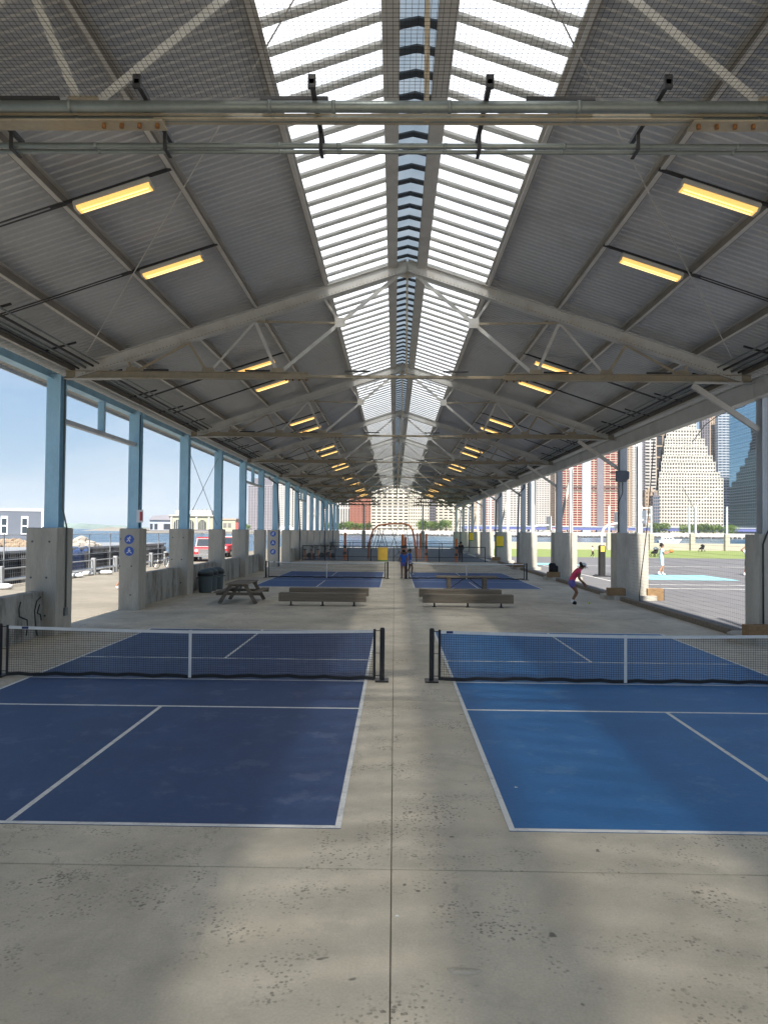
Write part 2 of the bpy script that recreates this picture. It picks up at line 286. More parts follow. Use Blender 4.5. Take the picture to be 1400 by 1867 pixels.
# ------------------------------------------------------------------ mesh helpers
class MB:
    def __init__(s): s.v = []; s.f = []; s.smooth = False
    def quadbox(s, P):                                   # 8 points: bottom 4 ccw, top 4 ccw
        n = len(s.v); s.v += [Vector(p) for p in P]
        for q in ((3, 2, 1, 0), (4, 5, 6, 7), (0, 1, 5, 4), (1, 2, 6, 5), (2, 3, 7, 6), (3, 0, 4, 7)): s.f.append([n+i for i in q])
        return s
    def box(s, x0, x1, y0, y1, z0, z1):
        return s.quadbox([(x0, y0, z0), (x1, y0, z0), (x1, y1, z0), (x0, y1, z0), (x0, y0, z1), (x1, y0, z1), (x1, y1, z1), (x0, y1, z1)])
    def bbox(s, x0, x1, y0, y1, z0, z1, b=.01):          # box with bevelled vertical + top edges
        n = len(s.v); rings = []
        def ring(x0, x1, y0, y1, z, c):
            return [(x0+c, y0, z), (x1-c, y0, z), (x1, y0+c, z), (x1, y1-c, z), (x1-c, y1, z), (x0+c, y1, z), (x0, y1-c, z), (x0, y0+c, z)]
        for R_ in (ring(x0, x1, y0, y1, z0, b), ring(x0, x1, y0, y1, z1-b, b), ring(x0+b, x1-b, y0+b, y1-b, z1, b*.5)): s.v += [Vector(p) for p in R_]
        s.f.append([n+i for i in range(7, -1, -1)]); s.f.append([n+16+i for i in range(8)])
        for k in (0, 8):
            for i in range(8): s.f.append([n+k+i, n+k+(i+1) % 8, n+k+8+(i+1) % 8, n+k+8+i])
        return s
    def beam(s, p, q, w, h, up=(0, 0, 1)):
        p = Vector(p); q = Vector(q); d = (q-p).normalized(); up = Vector(up)
        a = d.cross(up)
        if a.length < 1e-4: a = d.cross(Vector((1, 0, 0)))
        a.normalize(); u = a.cross(d).normalized(); a *= w/2; u *= h/2
        return s.quadbox([p-a-u, p+a-u, q+a-u, q-a-u, p-a+u, p+a+u, q+a+u, q-a+u])
    def tube(s, pts, r, n=8, caps=True):
        pts = [Vector(p) for p in pts]; base = len(s.v); m = len(pts)
        rs = r if isinstance(r, (list, tuple)) else [r]*m
        ref = None
        for i, p in enumerate(pts):
            d = (pts[min(i+1, m-1)]-pts[max(i-1, 0)]).normalized()
            if ref is None: ref = d.cross(Vector((0, 0, 1)) if abs(d.z) < .9 else Vector((1, 0, 0))).normalized()
            ref = (ref-d*ref.dot(d)).normalized(); b2 = d.cross(ref)
            for k in range(n):
                t = 2*math.pi*k/n; s.v.append(p+(ref*math.cos(t)+b2*math.sin(t))*rs[i])
        for i in range(m-1):
            for k in range(n):
                a = base+i*n+k; b = base+i*n+(k+1) % n; s.f.append([a, b, b+n, a+n])
        if caps: s.f.append([base+k for k in range(n-1, -1, -1)]); s.f.append([base+(m-1)*n+k for k in range(n)])
        return s
    def lathe(s, prof, c=(0, 0, 0), n=16):
        c = Vector(c); base = len(s.v)
        for r, z in prof:
            for k in range(n): t = 2*math.pi*k/n; s.v.append(c+Vector((r*math.cos(t), r*math.sin(t), z)))
        for i in range(len(prof)-1):
            for k in range(n): a = base+i*n+k; b = base+i*n+(k+1) % n; s.f.append([a, b, b+n, a+n])
        s.f.append([base+k for k in range(n-1, -1, -1)]); s.f.append([base+(len(prof)-1)*n+k for k in range(n)])
        return s
    def prism(s, poly, axis, a, b):                      # 2-D polygon extruded along axis 0/1/2
        n = len(s.v); m = len(poly)
        def pt(u, v, w): return Vector((w, u, v)) if axis == 0 else Vector((u, w, v)) if axis == 1 else Vector((u, v, w))
        for w in (a, b): s.v += [pt(u, v, w) for u, v in poly]
        s.f.append([n+i for i in range(m)]); s.f.append([n+m+i for i in range(m-1, -1, -1)])
        for i in range(m): s.f.append([n+i, n+m+i, n+m+(i+1) % m, n+(i+1) % m])
        return s
    def ico(s, c, r, sc=(1, 1, 1), sub=2, jit=0):
        bm = bmesh.new(); bmesh.ops.create_icosphere(bm, subdivisions=sub, radius=1)
        n = len(s.v); c = Vector(c)
        for v in bm.verts:
            k = r*(1+random.uniform(-jit, jit)); s.v.append(c+Vector((v.co.x*sc[0]*k, v.co.y*sc[1]*k, v.co.z*sc[2]*k)))
        for f in bm.faces: s.f.append([n+v.index for v in f.verts])
        bm.free(); return s
    def sheet(s, rows):
        n = len(s.v); m = len(rows[0])
        for r_ in rows: s.v += [Vector(p) for p in r_]
        for i in range(len(rows)-1):
            for k in range(m-1): a = n+i*m+k; s.f.append([a, a+1, a+m+1, a+m])
        return s
    def mesh(s, name, org=(0, 0, 0), fix=True):
        me = bpy.data.meshes.new(name); o = Vector(org)
        me.from_pydata([tuple(v-o) for v in s.v], [], s.f)
        if fix:
            bm = bmesh.new(); bm.from_mesh(me); bmesh.ops.recalc_face_normals(bm, faces=bm.faces); bm.to_mesh(me); bm.free()
        if s.smooth:
            for p in me.polygons: p.use_smooth = True
        me.update(); return me
    def build(s, name, m, parent=None, org=None, fix=True):
        if parent is not None:
            o_ = Vector(org) if org is not None else Vector((0, 0, 0)); loc = Vector((0, 0, 0))
        else:
            if org is None:
                xs = [v.x for v in s.v]; ys = [v.y for v in s.v]; zs = [v.z for v in s.v]
                org = ((min(xs)+max(xs))/2, (min(ys)+max(ys))/2, min(zs))
            o_ = Vector(org); loc = o_
        me = s.mesh(name, o_, fix); me.materials.append(MATS[m] if isinstance(m, str) else m)
        o = bpy.data.objects.new(name, me); COL.objects.link(o); o.location = loc
        if parent is not None: o.parent = parent
        return o
def tag(o, label=None, cat=None, group=None, kind=None):
    if label: o['label'] = label
    if cat: o['category'] = cat
    if group: o['group'] = group
    if kind: o['kind'] = kind
    return o
def thing(name, loc, label, cat, group=None, rz=0):
    o = bpy.data.objects.new(name, None); COL.objects.link(o); o.location = loc; o.rotation_euler = (0, 0, rz); o.empty_display_size = .2
    return tag(o, label, cat, group)
def inst(name, me, parent=None, loc=(0, 0, 0), rot=None, sc=None):
    o = bpy.data.objects.new(name, me); COL.objects.link(o); o.location = loc
    if rot: o.rotation_euler = rot
    if sc: o.scale = sc
    if parent is not None: o.parent = parent
    return o
def copy_tree(o, parent=None, loc=None, rz=None, label=None):
    c = o.copy(); COL.objects.link(c)
    if parent is not None: c.parent = parent
    if loc is not None: c.location = loc
    if rz is not None: c.rotation_euler = (0, 0, rz)
    if label: c['label'] = label
    for ch in o.children: copy_tree(ch, c)
    return c
def mm(mb, m, name='m', org=(0, 0, 0)):
    me = mb.mesh(name, org); me.materials.append(MATS[m]); return me

# ================================================================== SETTING
w = MB(); w.sheet([[(-9000, -400, -2.6), (9000, -400, -2.6)], [(-9000, 12000, -2.6), (9000, 12000, -2.6)]])
tag(w.build('water', 'water'), kind='structure')
# pier deck body
d = MB(); d.box(-18.2, 95, -45, 123, -3.2, -.06)
tag(d.build('deck', 'seawall'), kind='structure')
# shed floor: slabs with recessed joints
XR, HS = .27, 8.95
CY0, CS = 19.1, 5.95
def ck(k): return CY0+CS*k
floor = MB(); floor.box(-9.3, 10.6, -44, 118, -.058, -.035)
mat('joint', (.17, .14, .105), .95)
floor_o = tag(floor.build('floor', 'joint', org=(0, 0, -.058)), kind='structure')
xj = [-9.25, -4.95, 0, 4.95, 9.2]
g_ = .006
slab_me = {}
for i in range(4):
    s_ = MB(); s_.bbox(xj[i]+.004, xj[i+1]-.004, .011, CS-.011, -.035+.058, .058, .004); slab_me[i] = mm(s_, 'slab', 'slab')
for r_ in range(-8, 17):
    for i in range(4):
        if i in (0, 3) and r_ > 15: continue
        inst('slab', slab_me[i], floor_o, (0, 6.05+CS*r_, 0))
# outside: walkway on the left, asphalt court on the right, turf
tag(MB().box(-18.2, -9.262, -45, 122.9, -.055, -.012).build('walkway', 'walkway'), kind='structure')
tag(MB().box(10.602, 95, -45, 83.5, -.055, -.02).build('asphalt_court', 'asphalt'), kind='structure')
tag(MB().box(9.212, 10.598, -45, 122.9, -.033, -.016).build('asphalt_strip', 'asphalt'), kind='structure')
tag(MB().box(10.602, 95, 83.5, 122.9, -.055, -.01).build('turf', 'turf'), kind='structure')
ff = MB(); ff.box(-8.2, 8.6, 66.5, 111, .0005, .006)
mat('fit_floor', (.055, .075, .10), .7, var=.12, scale=.8)
tag(ff.build('fitness_floor', 'fit_floor'), kind='structure')
# basketball markings
a0 = pg(1165, 1053.5); b0 = pg(1337, 1053.5); c0 = pg(1290, 1048); d0 = pg(1165, 1048)
key = MB(); key.box(15.0, 20.2, 44.2, 49.3, -.018, -.012); tag(key.build('court_key', 'key_blue'), kind='structure')
key = MB(); key.box(11.5, 15.6, 63.0, 66.5, -.018, -.012); tag(key.build('court_key', 'key_blue'), kind='structure')
ln = MB(); ln.box(12.2, 30, 37.2, 37.28, -.018, -.012); ln.box(12.2, 12.28, 37.28, 62, -.018, -.012); ln.box(13.5, 30, 40.0, 40.07, -.018, -.012)
ln.box(12.28, 30, 62, 62.08, -.018, -.012)
tag(ln.build('court_marking', 'line_white'), kind='structure')

# ------------------------------------------------------------------ pickleball courts
def court(x0, x1, y0, matn):
    o = tag(MB().box(x0, x1, y0, y0+13.41, .0005, .005).build('pickleball_court', matn, org=(0, y0, 0)), kind='structure')
    W = .055; z0, z1 = .0055, .009; xm = (x0+x1)/2
    segs = [(x0-.0, x1+.0, y0-.0, y0+W), (x0, x1, y0+13.41-W, y0+13.41), (x0, x0+W, y0+W, y0+13.41-W), (x1-W, x1, y0+W, y0+13.41-W),
            (x0+W, x1-W, y0+4.57-W/2, y0+4.57+W/2), (x0+W, x1-W, y0+8.84-W/2, y0+8.84+W/2),
            (xm-W/2, xm+W/2, y0+W, y0+4.57-W/2), (xm-W/2, xm+W/2, y0+8.84+W/2, y0+13.41-W), (x0+W, x1-W, y0+6.62, y0+6.65)]
    for a, b, c, d_ in segs: MB().box(a, b, c, d_, z0, z1).build('court_line', 'line_white', o, org=(0, y0, 0))
court(-6.57, -.46, 6.84, 'court_navy'); court(1.06, 7.17, 6.84, 'court_blue')
court(-6.75, -.62, 35.6, 'court_far'); court(.95, 7.05, 35.6, 'court_far')

# ================================================================== PIER SHED
shed = thing('pier_shed', (XR, CY0, 0), 'long open-sided steel shed with gabled corrugated roof and ridge skylight', 'shed')
SO = (XR, CY0, 0)
def zr(r): return 9.88-.33*r          # underside of roof sheets
def zt(r): return 9.66-.33*r          # top of truss chord
YB, YE = -5.3, 114.3
NT = 10
TY = [7.06]+[CY0+CS*2*j for j in range(NT-1)]       # trusses, 7.2 ...
TYall = [TY[0]-CS*2]+TY

# trusses (one mesh set shared by all)
def truss_parts():
    P = []
    hc = .31
    tcd = MB()
    for s in (-1, 1):
        a, b = .03, 8.5
        # plate web + flanges of the top chord
        for (o0, o1, y0, y1) in ((0, -hc, -.05, .05),):
            tcd.quadbox([(s*a, y0, zt(a)+o1), (s*b, y0, zt(b)+o1), (s*b, y1, zt(b)+o1), (s*a, y1, zt(a)+o1),
                         (s*a, y0, zt(a)+o0), (s*b, y0, zt(b)+o0), (s*b, y1, zt(b)+o0), (s*a, y1, zt(a)+o0)])
        for o0, o1 in ((.002, -.02), (-hc+.02, -hc-.002)):
            tcd.quadbox([(s*a, -.12, zt(a)+o1), (s*b, -.12, zt(b)+o1), (s*b, .12, zt(b)+o1), (s*a, .12, zt(a)+o1),
                         (s*a, -.12, zt(a)+o0), (s*b, -.12, zt(b)+o0), (s*b, .12, zt(b)+o0), (s*a, .12, zt(a)+o0)])
    P.append(('truss', tcd, 'steel_white', None))
    for s in (-1, 1):
        bc = MB(); X0, X1 = (2.5, 8.75) if s > 0 else (-8.75, -2.5)
        bc.box(X0, X1, -.02, .0, 6.578, 6.722); bc.box(X0, X1, -.10, .08, 6.56, 6.578); bc.box(X0, X1, -.10, .0, 6.722, 6.736)
        P.append(('bottom_chord', bc, 'steel_brown', 0))
    mc = MB(); mc.box(-2.6, 2.6, -.055, .055, 6.605, 6.62); mc.box(-2.6, 2.6, -.012, .012, 6.62, 6.68)
    P.append(('tie_chord', mc, 'steel_brown', 0))
    for s in (-1, 1):
        fl = MB(); fl.beam((s*7.3, -.0, 6.55), (s*8.8, -.0, 6.53), .2, .02); P.append(('flange_plate', fl, 'steel_white', 0))
    T = {0: (0, zt(0)-hc), 2: (3.9, zt(3.9)-hc), 3: (5.6, zt(5.6)-hc), 4: (7.4, zt(7.4)-hc), 1: (2.12, zt(2.12)-hc)}
    B = {0: (0, 6.66), 1: (3.3, 6.70), 2: (5.1, 6.70), 3: (7.05, 6.70)}
    for s in (-1, 1):
        def pt(q): return (s*q[0], 0, q[1])
        G = Vector(pt(B[1])).lerp(Vector((s*.25, 0, zt(.25)-hc)), .52)
        for a, b, wd, m_ in ((pt(B[1]), (s*.25, 0, zt(.25)-hc), .09, 'steel_white'), (pt(B[1]), pt(T[2]), .08, 'steel_white'), (pt(B[2]), pt(T[2]), .06, 'steel_white'),
                        (pt(B[2]), pt(T[3]), .07, 'steel_brown'), (pt(B[3]), pt(T[3]), .06, 'steel_brown'), (pt(B[3]), (s*7.15, 0, zt(7.15)-hc), .06, 'steel_brown'),
                        (tuple(G), pt(T[1]), .06, 'steel_white'), (tuple(G), pt(T[2]), .055, 'steel_brown')):
            m = MB(); m.beam(Vector(a)+Vector((0, .03, 0)), Vector(b)+Vector((0, .03, 0)), wd, .012, (0, 1, 0)); m.beam(Vector(a)+Vector((0, .068, 0)), Vector(b)+Vector((0, .068, 0)), .012, wd*.9, (0, 1, 0))
            P.append(('web_member', m, m_, 0))
        gp = MB(); gp.box(G.x-.13, G.x+.13, -.012, .012, G.z-.12, G.z+.13); P.append(('gusset_plate', gp, 'steel_white', 0))
        for q in (B[1], B[2], B[3]):
            gp = MB(); gp.prism([(s*q[0]-.22, 6.6), (s*q[0]+.22, 6.6), (s*q[0]+.14, 6.86), (s*q[0]-.14, 6.86)], 1, .002, .018); P.append(('gusset_plate', gp, 'steel_brown', 0))
        for rr in (1.25, 3.8, 6.4):
            bb = MB(); bb.box(s*rr-.32, s*rr+.32, -.13, -.085, 6.74, 6.78); P.append(('black_bar', bb, 'black_steel', 0))
        bo = MB()
        for k in range(4): bo.lathe([(.022, 0), (.022, .035), (.012, .046)], (s*(2.56+k*.17), -.05, 6.515), 6)
        P.append(('bolts', bo, 'rust', 0))
        rv = MB()
        for k in range(90):
            r_ = .3+k*.09; rv.box(s*r_-.012, s*r_+.012, -.062, -.05, zt(r_)-hc+.045, zt(r_)-hc+.07)
        P.append(('rivets', rv, 'rust' if False else 'steel_brown', 0))
    hg = MB(); hg.box(-.025, .025, -.02, .02, 6.6, zt(0)-.3); P.append(('ridge_hanger', hg, 'steel_brown', 0))
    ap = MB(); ap.prism([(-.2, zt(.2)-.34), (0, zt(0)-.45), (.2, zt(.2)-.34), (.2, zt(.2)), (0, zt(0)), (-.2, zt(.2))], 1, .052, .062); P.append(('apex_plate', ap, 'steel_white', 0))
    return P
TP = [(n, mm(b, m, n), s) for n, b, m, s in truss_parts()]
for y in TYall:
    root = None
    for n, me, s in TP:
        if s is None: root = inst(n, me, shed, (0, y-CY0, 0))
        else:
            o = inst(n, me, root)
            if n in ('rivets', 'bolts'): o['kind'] = 'stuff'
# end-of-building extra truss
# purlins: one piece per bay
BL = CS*2
def purlin_mesh(h=.215, wd=.085):
    m = MB(); m.box(-.008, .008, .01, BL-.01, -h, 0); m.box(.009, wd, .01, BL-.01, -h, -h+.014); m.box(.009, wd, .01, BL-.01, -.014, 0); return m
pur = mm(purlin_mesh(), 'purlin', 'purlin'); mat('purlin_web_shade', (.23, .205, .17), .6, var=.15, scale=2, stain=(.16, .11, .07), stain_amt=.5); pur.materials.append(MATS['purlin_web_shade'])
for i_ in range(6): pur.polygons[i_].material_index = 1  # web faces take the darker brown: the channel's shaded side put into the colour
rid = MB(); rid.box(-.02, 0, .01, BL-.01, -.30, 0); rid.box(-.14, -.021, .01, BL-.01, -.30, -.28); rid.box(-.14, -.021, .01, BL-.01, -.02, 0); rid.box(.001, .10, .01, BL-.01, -.30, -.28)
rid = mm(rid, 'purlin', 'ridge_beam')
for y in [CY0-CS*4+CS*2*j for j in range(NT)]:
    for s in (-1, 1):
        for r_ in (2.12, 3.9, 5.6, 7.4, 8.75):
            inst('purlin', pur, shed, (s*r_, y-CY0, zr(r_)-.012), None, (-s, 1, 1))
        inst('ridge_beam', rid, shed, (s*.40, y-CY0, zr(.4)-.012), None, (s, 1, 1))
# roof sheets: real corrugation, a sheet per bay and purlin strip
def corr(L0, r0, r1, s, per=.19, amp=.010):
    m = MB(); n = int(round(L0/per)); p = L0/n; rows = []
    prof = []
    for i in range(n):
        y = i*p
        prof += [(y, 0), (y+p*.38, 0), (y+p*.5, amp*2), (y+p*.88, amp*2)]
    prof.append((L0, 0))
    m.sheet([[(s*r_, y, zr(r_)+z) for y, z in prof] for r_ in (r0, r1)])
    return m
strips = [(2.10, 3.92), (3.90, 5.62), (5.60, 7.42), (7.40, 9.45)]
for s in (-1, 1):
    for i, (a, b) in enumerate(strips):
        b2 = b if i < 3 else (9.85 if s < 0 else 9.42)
        me = mm(corr(BL, a, b2, s), 'roof_metal', 'roof_sheet')
        for y in [CY0-CS*4+CS*2*j for j in range(NT)]: inst('roof_sheet', me, shed, (0, y-CY0, .004*(i % 2)))
# skylight: panels and raised double ribs, .6 m apart
SP = .595
pn = {}; rb = {}
for s in (-1, 1):
    m = MB(); m.smooth = True
    rows = []
    for r_ in (.36, 2.14):
        rows.append([(s*r_, .03+(SP-.06)*k/6, zr(r_)+.02+.035*math.sin(math.pi*k/6)) for k in range(7)])
    m.sheet(rows); pn[s] = m
    b = MB()
    for y0 in (-.075, .03):
        b.quadbox([(s*.38, y0, zr(.38)-.02), (s*2.12, y0, zr(2.12)-.02), (s*2.12, y0+.045, zr(2.12)-.02), (s*.38, y0+.045, zr(.38)-.02),
                   (s*.38, y0, zr(.38)+.03), (s*2.12, y0, zr(2.12)+.03), (s*2.12, y0+.045, zr(2.12)+.03), (s*.38, y0+.045, zr(.38)+.03)])
    b.quadbox([(s*.38, -.03, zr(.38)+.012), (s*2.12, -.03, zr(2.12)+.012), (s*2.12, .03, zr(2.12)+.012), (s*.38, .03, zr(.38)+.012),
               (s*.38, -.03, zr(.38)+.03), (s*2.12, -.03, zr(2.12)+.03), (s*2.12, .03, zr(2.12)+.03), (s*.38, .03, zr(.38)+.03)])
    rb[s] = b
chv = MB()
for s in (-1, 1):
    chv.quadbox([(0, 0, zr(0)-.05), (s*.27, -.05, zr(.27)-.05), (s*.27, .12, zr(.27)-.05), (0, .17, zr(0)-.05), (0, 0, zr(0)-.02), (s*.27, -.05, zr(.27)-.02), (s*.27, .12, zr(.27)-.02), (0, .17, zr(0)-.02)])
pm = {s: mm(pn[s], 'skylight', 'skylight_panel') for s in (-1, 1)}; rm = {s: mm(rb[s], 'rib', 'skylight_rib') for s in (-1, 1)}
cm_ = mm(chv, 'chevron', 'ridge_chevron')
far_p = MB(); far_p.smooth = True; far_r = MB(); far_c = MB()
def addoff(dst, src, off):
    n = len(dst.v); dst.v += [v+Vector(off) for v in src.v]; dst.f += [[n+i for i in f] for f in src.f]
y = TYall[0]
while y < TY[-1]-.3:
    for s in (-1, 1):
        if y < 26: inst('skylight_panel', pm[s], shed, (0, y-CY0, 0)); inst('skylight_rib', rm[s], shed, (0, y-CY0, 0))
        else: addoff(far_p, pn[s], (0, y-CY0, 0)); addoff(far_r, rb[s], (0, y-CY0, 0))
    if y < 26: inst('ridge_chevron', cm_, shed, (0, y-CY0+.2, 0))
    else: addoff(far_c, chv, (0, y-CY0+.2, 0))
    y += SP
for b, n, m in ((far_p, 'skylight_panel', 'skylight'), (far_r, 'skylight_rib', 'rib'), (far_c, 'ridge_chevron', 'chevron')):
    tag(b.build(n+'s', m, shed), kind='stuff')
cap = MB()
cap.sheet([[(x, y-CY0, zr(abs(x))+.045) for x in (-.46, 0, .46)] for y in (TYall[0], TY[-1])])
rcm = MATS['skylight'].copy(); rcm.name = 'ridge_sheet'
for e, cc in zip([n for n in rcm.node_tree.nodes if n.type == 'VALTORGB'][0].color_ramp.elements, ((.10, .13, .16, 1), (.16, .19, .22, 1))): e.color = cc
[n for n in rcm.node_tree.nodes if n.type == 'BSDF_TRANSPARENT'][0].inputs[0].default_value = (.15, .18, .2, 1)
cap.build('ridge_cap', rcm, shed)
# roof bracing rods, one pair per other bay
for j in range(0, NT-1, 2):
    for s in (-1, 1):
        m = MB(); m.tube([(s*8.4, TYall[j+2]-CY0-.1, 6.82), (s*.5, TYall[j+1]-CY0+.1, 9.28)], .011, 6); m.build('bracing_rod', 'purlin', shed)
# columns
def hcol(xc_, y, z0, z1, fw=.34, fd=.30):
    m = MB(); t = .022
    m.box(xc_-fw/2, xc_+fw/2, y-fd/2, y-fd/2+t, z0, z1); m.box(xc_-fw/2, xc_+fw/2, y+fd/2-t, y+fd/2, z0, z1); m.box(xc_-.012, xc_+.012, y-fd/2+t+.001, y+fd/2-t-.001, z0, z1)
    m.box(xc_-fw/2-.03, xc_+fw/2+.03, y-fd/2-.03, y+fd/2+.03, z0-.02, z0+.002); return m
LXC, RXC = -8.72, 9.22
NC = 17
for k in range(-3, NC):
    y = ck(k); big = (k % 2 == 0)
    # left: concrete pier, H column
    pw = .79 if big else .68; pd = .92 if big else .70
    b = MB(); b.bbox(-8.42-pw, -8.42, y-pd/2, y+pd/2, .0, 2.70, .02)
    po = b.build('concrete_pier', 'pier', shed, org=SO)
    c = hcol(LXC, y, 2.72, 6.62, .36, .36).build('steel_column', 'col_blue', shed, org=SO)
    if k in (0, 1, 2):
        t = MB()
        for xx, zz in ((-9.05, 2.35), (-8.62, 2.35), (-9.07, 1.45), (-8.68, 1.45), (-8.7, .5)):
            t.lathe([(.028, -.004), (.028, .004)], (0, 0, 0), 10)
            n = len(t.v)-20
            for i in range(n, len(t.v)): q = t.v[i]; t.v[i] = Vector((q.x+xx, y-pd/2+q.z, q.y+zz))
        tag(t.build('tie_hole', 'chevron', po, org=SO), kind='stuff')
    if big:
        # right: long pier on plinth, two columns
        b = MB(); b.prism([(8.97, y-.22), (9.06, y-.32), (10.34, y-.32), (10.34, y+.32), (9.06, y+.32), (8.97, y+.22)], 2, .18, 2.70)
        po = b.build('concrete_pier', 'pier', shed, org=SO)
        b = MB(); b.prism([(8.56, y-.35), (8.86, y-.72), (10.55, y-.72), (10.55, y+.72), (8.86, y+.72), (8.56, y+.35)], 2, -.01, .18)
        b.build('plinth', 'pier', po, org=SO)
        hcol(RXC+.16, y, 2.72, 6.62, .30, .34).build('steel_column', 'col_pale', shed, org=SO)
        hcol(10.05, y, 2.72, 6.62, .17, .30).build('steel_column', 'col_pale', shed, org=SO)
        kb = MB(); kb.beam((7.55, y, 6.48), (RXC-.0, y, 5.35), .11, .13); kb.build('knee_brace', 'purlin', shed, org=SO)
        if (k//2) % 2 == 0 and k > 0:
            kb = MB(); kb.beam((RXC+.2, y+.25, 2.95), (10.2, y+.25, 6.3), .13, .13); kb.build('raking_strut', 'purlin', shed, org=SO)
# eave beams per bay
for j, y in enumerate(TYall[:-1]):
    m = MB(); y1 = TYall[j+1]
    m.box(LXC-.16, LXC-.12, y+.01, y1-.01, 6.52, 6.74); m.box(LXC-.28, LXC+.0, y+.01, y1-.01, 6.50, 6.52); m.build('eave_beam', 'col_blue', shed, org=SO)
    m = MB(); m.box(LXC-.9, LXC-.86, y+.001, y1-.001, 6.56, 6.72); m.build('gutter', 'white_paint', shed, org=SO)
    m = MB(); m.box(RXC-.12, RXC-.08, y+.01, y1-.01, 6.16, 6.62); m.box(RXC-.2, RXC+.06, y+.01, y1-.01, 6.13, 6.158); m.box(RXC-.2, RXC+.06, y+.01, y1-.01, 6.622, 6.64); m.build('eave_beam', 'purlin', shed, org=SO)
# girts with a short post on the left side, every fourth bay
for k in (-4, 0, 4, 8, 12):
    y0, y1 = ck(k)+.19, ck(k+1)-.19
    m = MB(); m.box(LXC-.08, LXC+.08, y0, y1, 5.44, 5.475); m.box(LXC-.08, LXC-.06, y0, y1, 5.476, 5.56); m.box(LXC+.06, LXC+.08, y0, y1, 5.476, 5.56)
    g1 = m.build('girt', 'col_pale', shed, org=SO)
    ym = (y0+y1)/2
    MB().box(LXC-.09, LXC+.09, ym-.08, ym+.08, 5.562, 6.46).build('girt_post', 'col_blue', g1, org=SO)
for k in (2, 10):
    for a, b in (((ck(k)+.2, 6.2), (ck(k+1)-.2, 2.9)), ((ck(k)+.2, 2.9), (ck(k+1)-.2, 6.2))):
        MB().tube([(LXC, a[0], a[1]), (LXC, b[0], b[1])], .013, 6).build('bracing_rod', 'galv', shed, org=SO)
# conduit bundles under the eaves
for s in (-1, 1):
    for i, (rr, zz, rad) in enumerate(((8.25, 6.83, .035), (8.05, 6.87, .03), (7.9, 6.93, .022), (8.42, 6.80, .028))):
        MB().tube([(XR+s*rr, TYall[0]+.3, zz), (XR+s*rr, TY[-1]-.3, zz)], rad, 8).build('conduit', 'galv' if i % 2 == 0 else 'black_steel', shed, org=SO)
    for k in range(-4, 30):
        y = CY0+CS*.5*k+1.2
        m = MB(); m.beam((XR+s*7.75, y, zr(7.75)-.28), (XR+s*8.6, y, zr(8.6)-.24), .04, .04); m.build('strut_channel', 'black_steel', shed, org=SO)
# downpipes
for k in (6, 8, 12, 14):
    m = MB(); y = ck(k)-.3
    m.tube([(-9.0, y-.9, 6.75), (-9.0, y-.9, 6.35), (-8.75, y, 6.15), (-8.55, y, 6.0), (-8.36, y-.05, 2.6), (-8.36, y-.12, .05)], .06, 8); m.build('downpipe', 'container', shed, org=SO)
    m = MB(); m.tube([(9.4, y+.1, 6.5), (9.4, y+.1, 5.9), (9.0, y-.05, 5.5), (8.92, y-.1, 2.75), (8.90, y-.12, 2.4), (8.90, y-.12, .19)], .06, 8); m.build('downpipe', 'container', shed, org=SO)
# far gable posts
for x in (-4.6, 4.25):
    b = MB(); b.bbox(x-.28, x+.28, 112.3, 112.9, 0, 2.7, .02); b.build('concrete_pier', 'pier', shed, org=SO)
    MB().box(x-.12, x+.12, 112.5, 112.74, 2.7, 6.6).build('steel_column', 'col_pale', shed, org=SO)

# conduit and wires on columns
def cable(name, pts, r, m, label, cat='conduit'):
    mb = MB(); mb.smooth = True; mb.tube(pts, r, 8); return tag(mb.build(name, m), label, cat)
y1_ = ck(0)
cable('conduit_pipe', [(-8.50, y1_-.02, 6.6), (-8.50, y1_-.02, 3.2), (-8.44, y1_-.02, 2.95), (-8.395, y1_+.03, 2.66), (-8.395, y1_+.03, .62)], .022, 'galv', 'grey conduit bending down the inner face of the widest concrete pier')
m = MB(); m.bbox(-8.419, -8.36, y1_-.05, y1_+.11, .46, .66, .01); tag(m.build('junction_box', 'galv'), 'small grey outlet box at the foot of the conduit', 'box')
cable('conduit_pipe', [(-8.52, ck(1)-.2, 6.5), (-8.52, ck(1)-.2, 3.4), (-8.48, ck(1)-.2, 2.71)], .016, 'black_steel', 'thin dark cable down the column above the blue round signs')
sb = thing('small_sign', (-8.46, ck(1)-.24, 2.9), 'small white and red notice plate fixed to the second blue column', 'sign')
MB().box(-.11, .11, -.02, .0, 0, .42).build('plate', 'white_paint', sb); MB().box(.0, .09, -.024, -.021, .06, .36).build('red_panel', 'red_paint', sb)
for z in (3.1, 3.25): MB().box(-.06, .06, -.0, .02, z-2.9, z-2.88).build('bracket', 'black_steel', sb)

# ------------------------------------------------------------------ lamps
def lamp_parts():
    t = thing('strip_light', (0, 0, 0), 'lit amber fluorescent strip light slung below the corrugated roof', 'light', 'strip lights under the roof')
    b = MB(); b.bbox(-.64, .64, -.12, .12, 0, .09, .02); b.build('housing', 'lamp_body', t)
    d = MB(); d.smooth = False; d.prism([(-.105, -.001), (.105, -.001), (.085, -.055), (-.085, -.055)], 0, -.60, .60); df = d.build('diffuser', 'lamp_on', t)
    for yy in (-.045, .045): MB().tube([(-.56, yy, -.062), (.56, yy, -.062)], .009, 6).build('tube', 'lamp_tube', df)
    for xx in (-.62, .62): MB().box(xx-.02, xx+.02, -.1, .1, -.05, -.001).build('end_cap', 'lamp_body', t)
    b = MB(); b.box(-1.02, .98, -.025, .025, .13, .17); b.build('hanging_rail', 'black_steel', t)
    for xx in (-.45, .45): MB().box(xx-.015, xx+.015, -.02, .02, .09, .13).build('clip', 'black_steel', t)
    return t
lamp0 = lamp_parts(); first = True
slope = math.atan(.33)
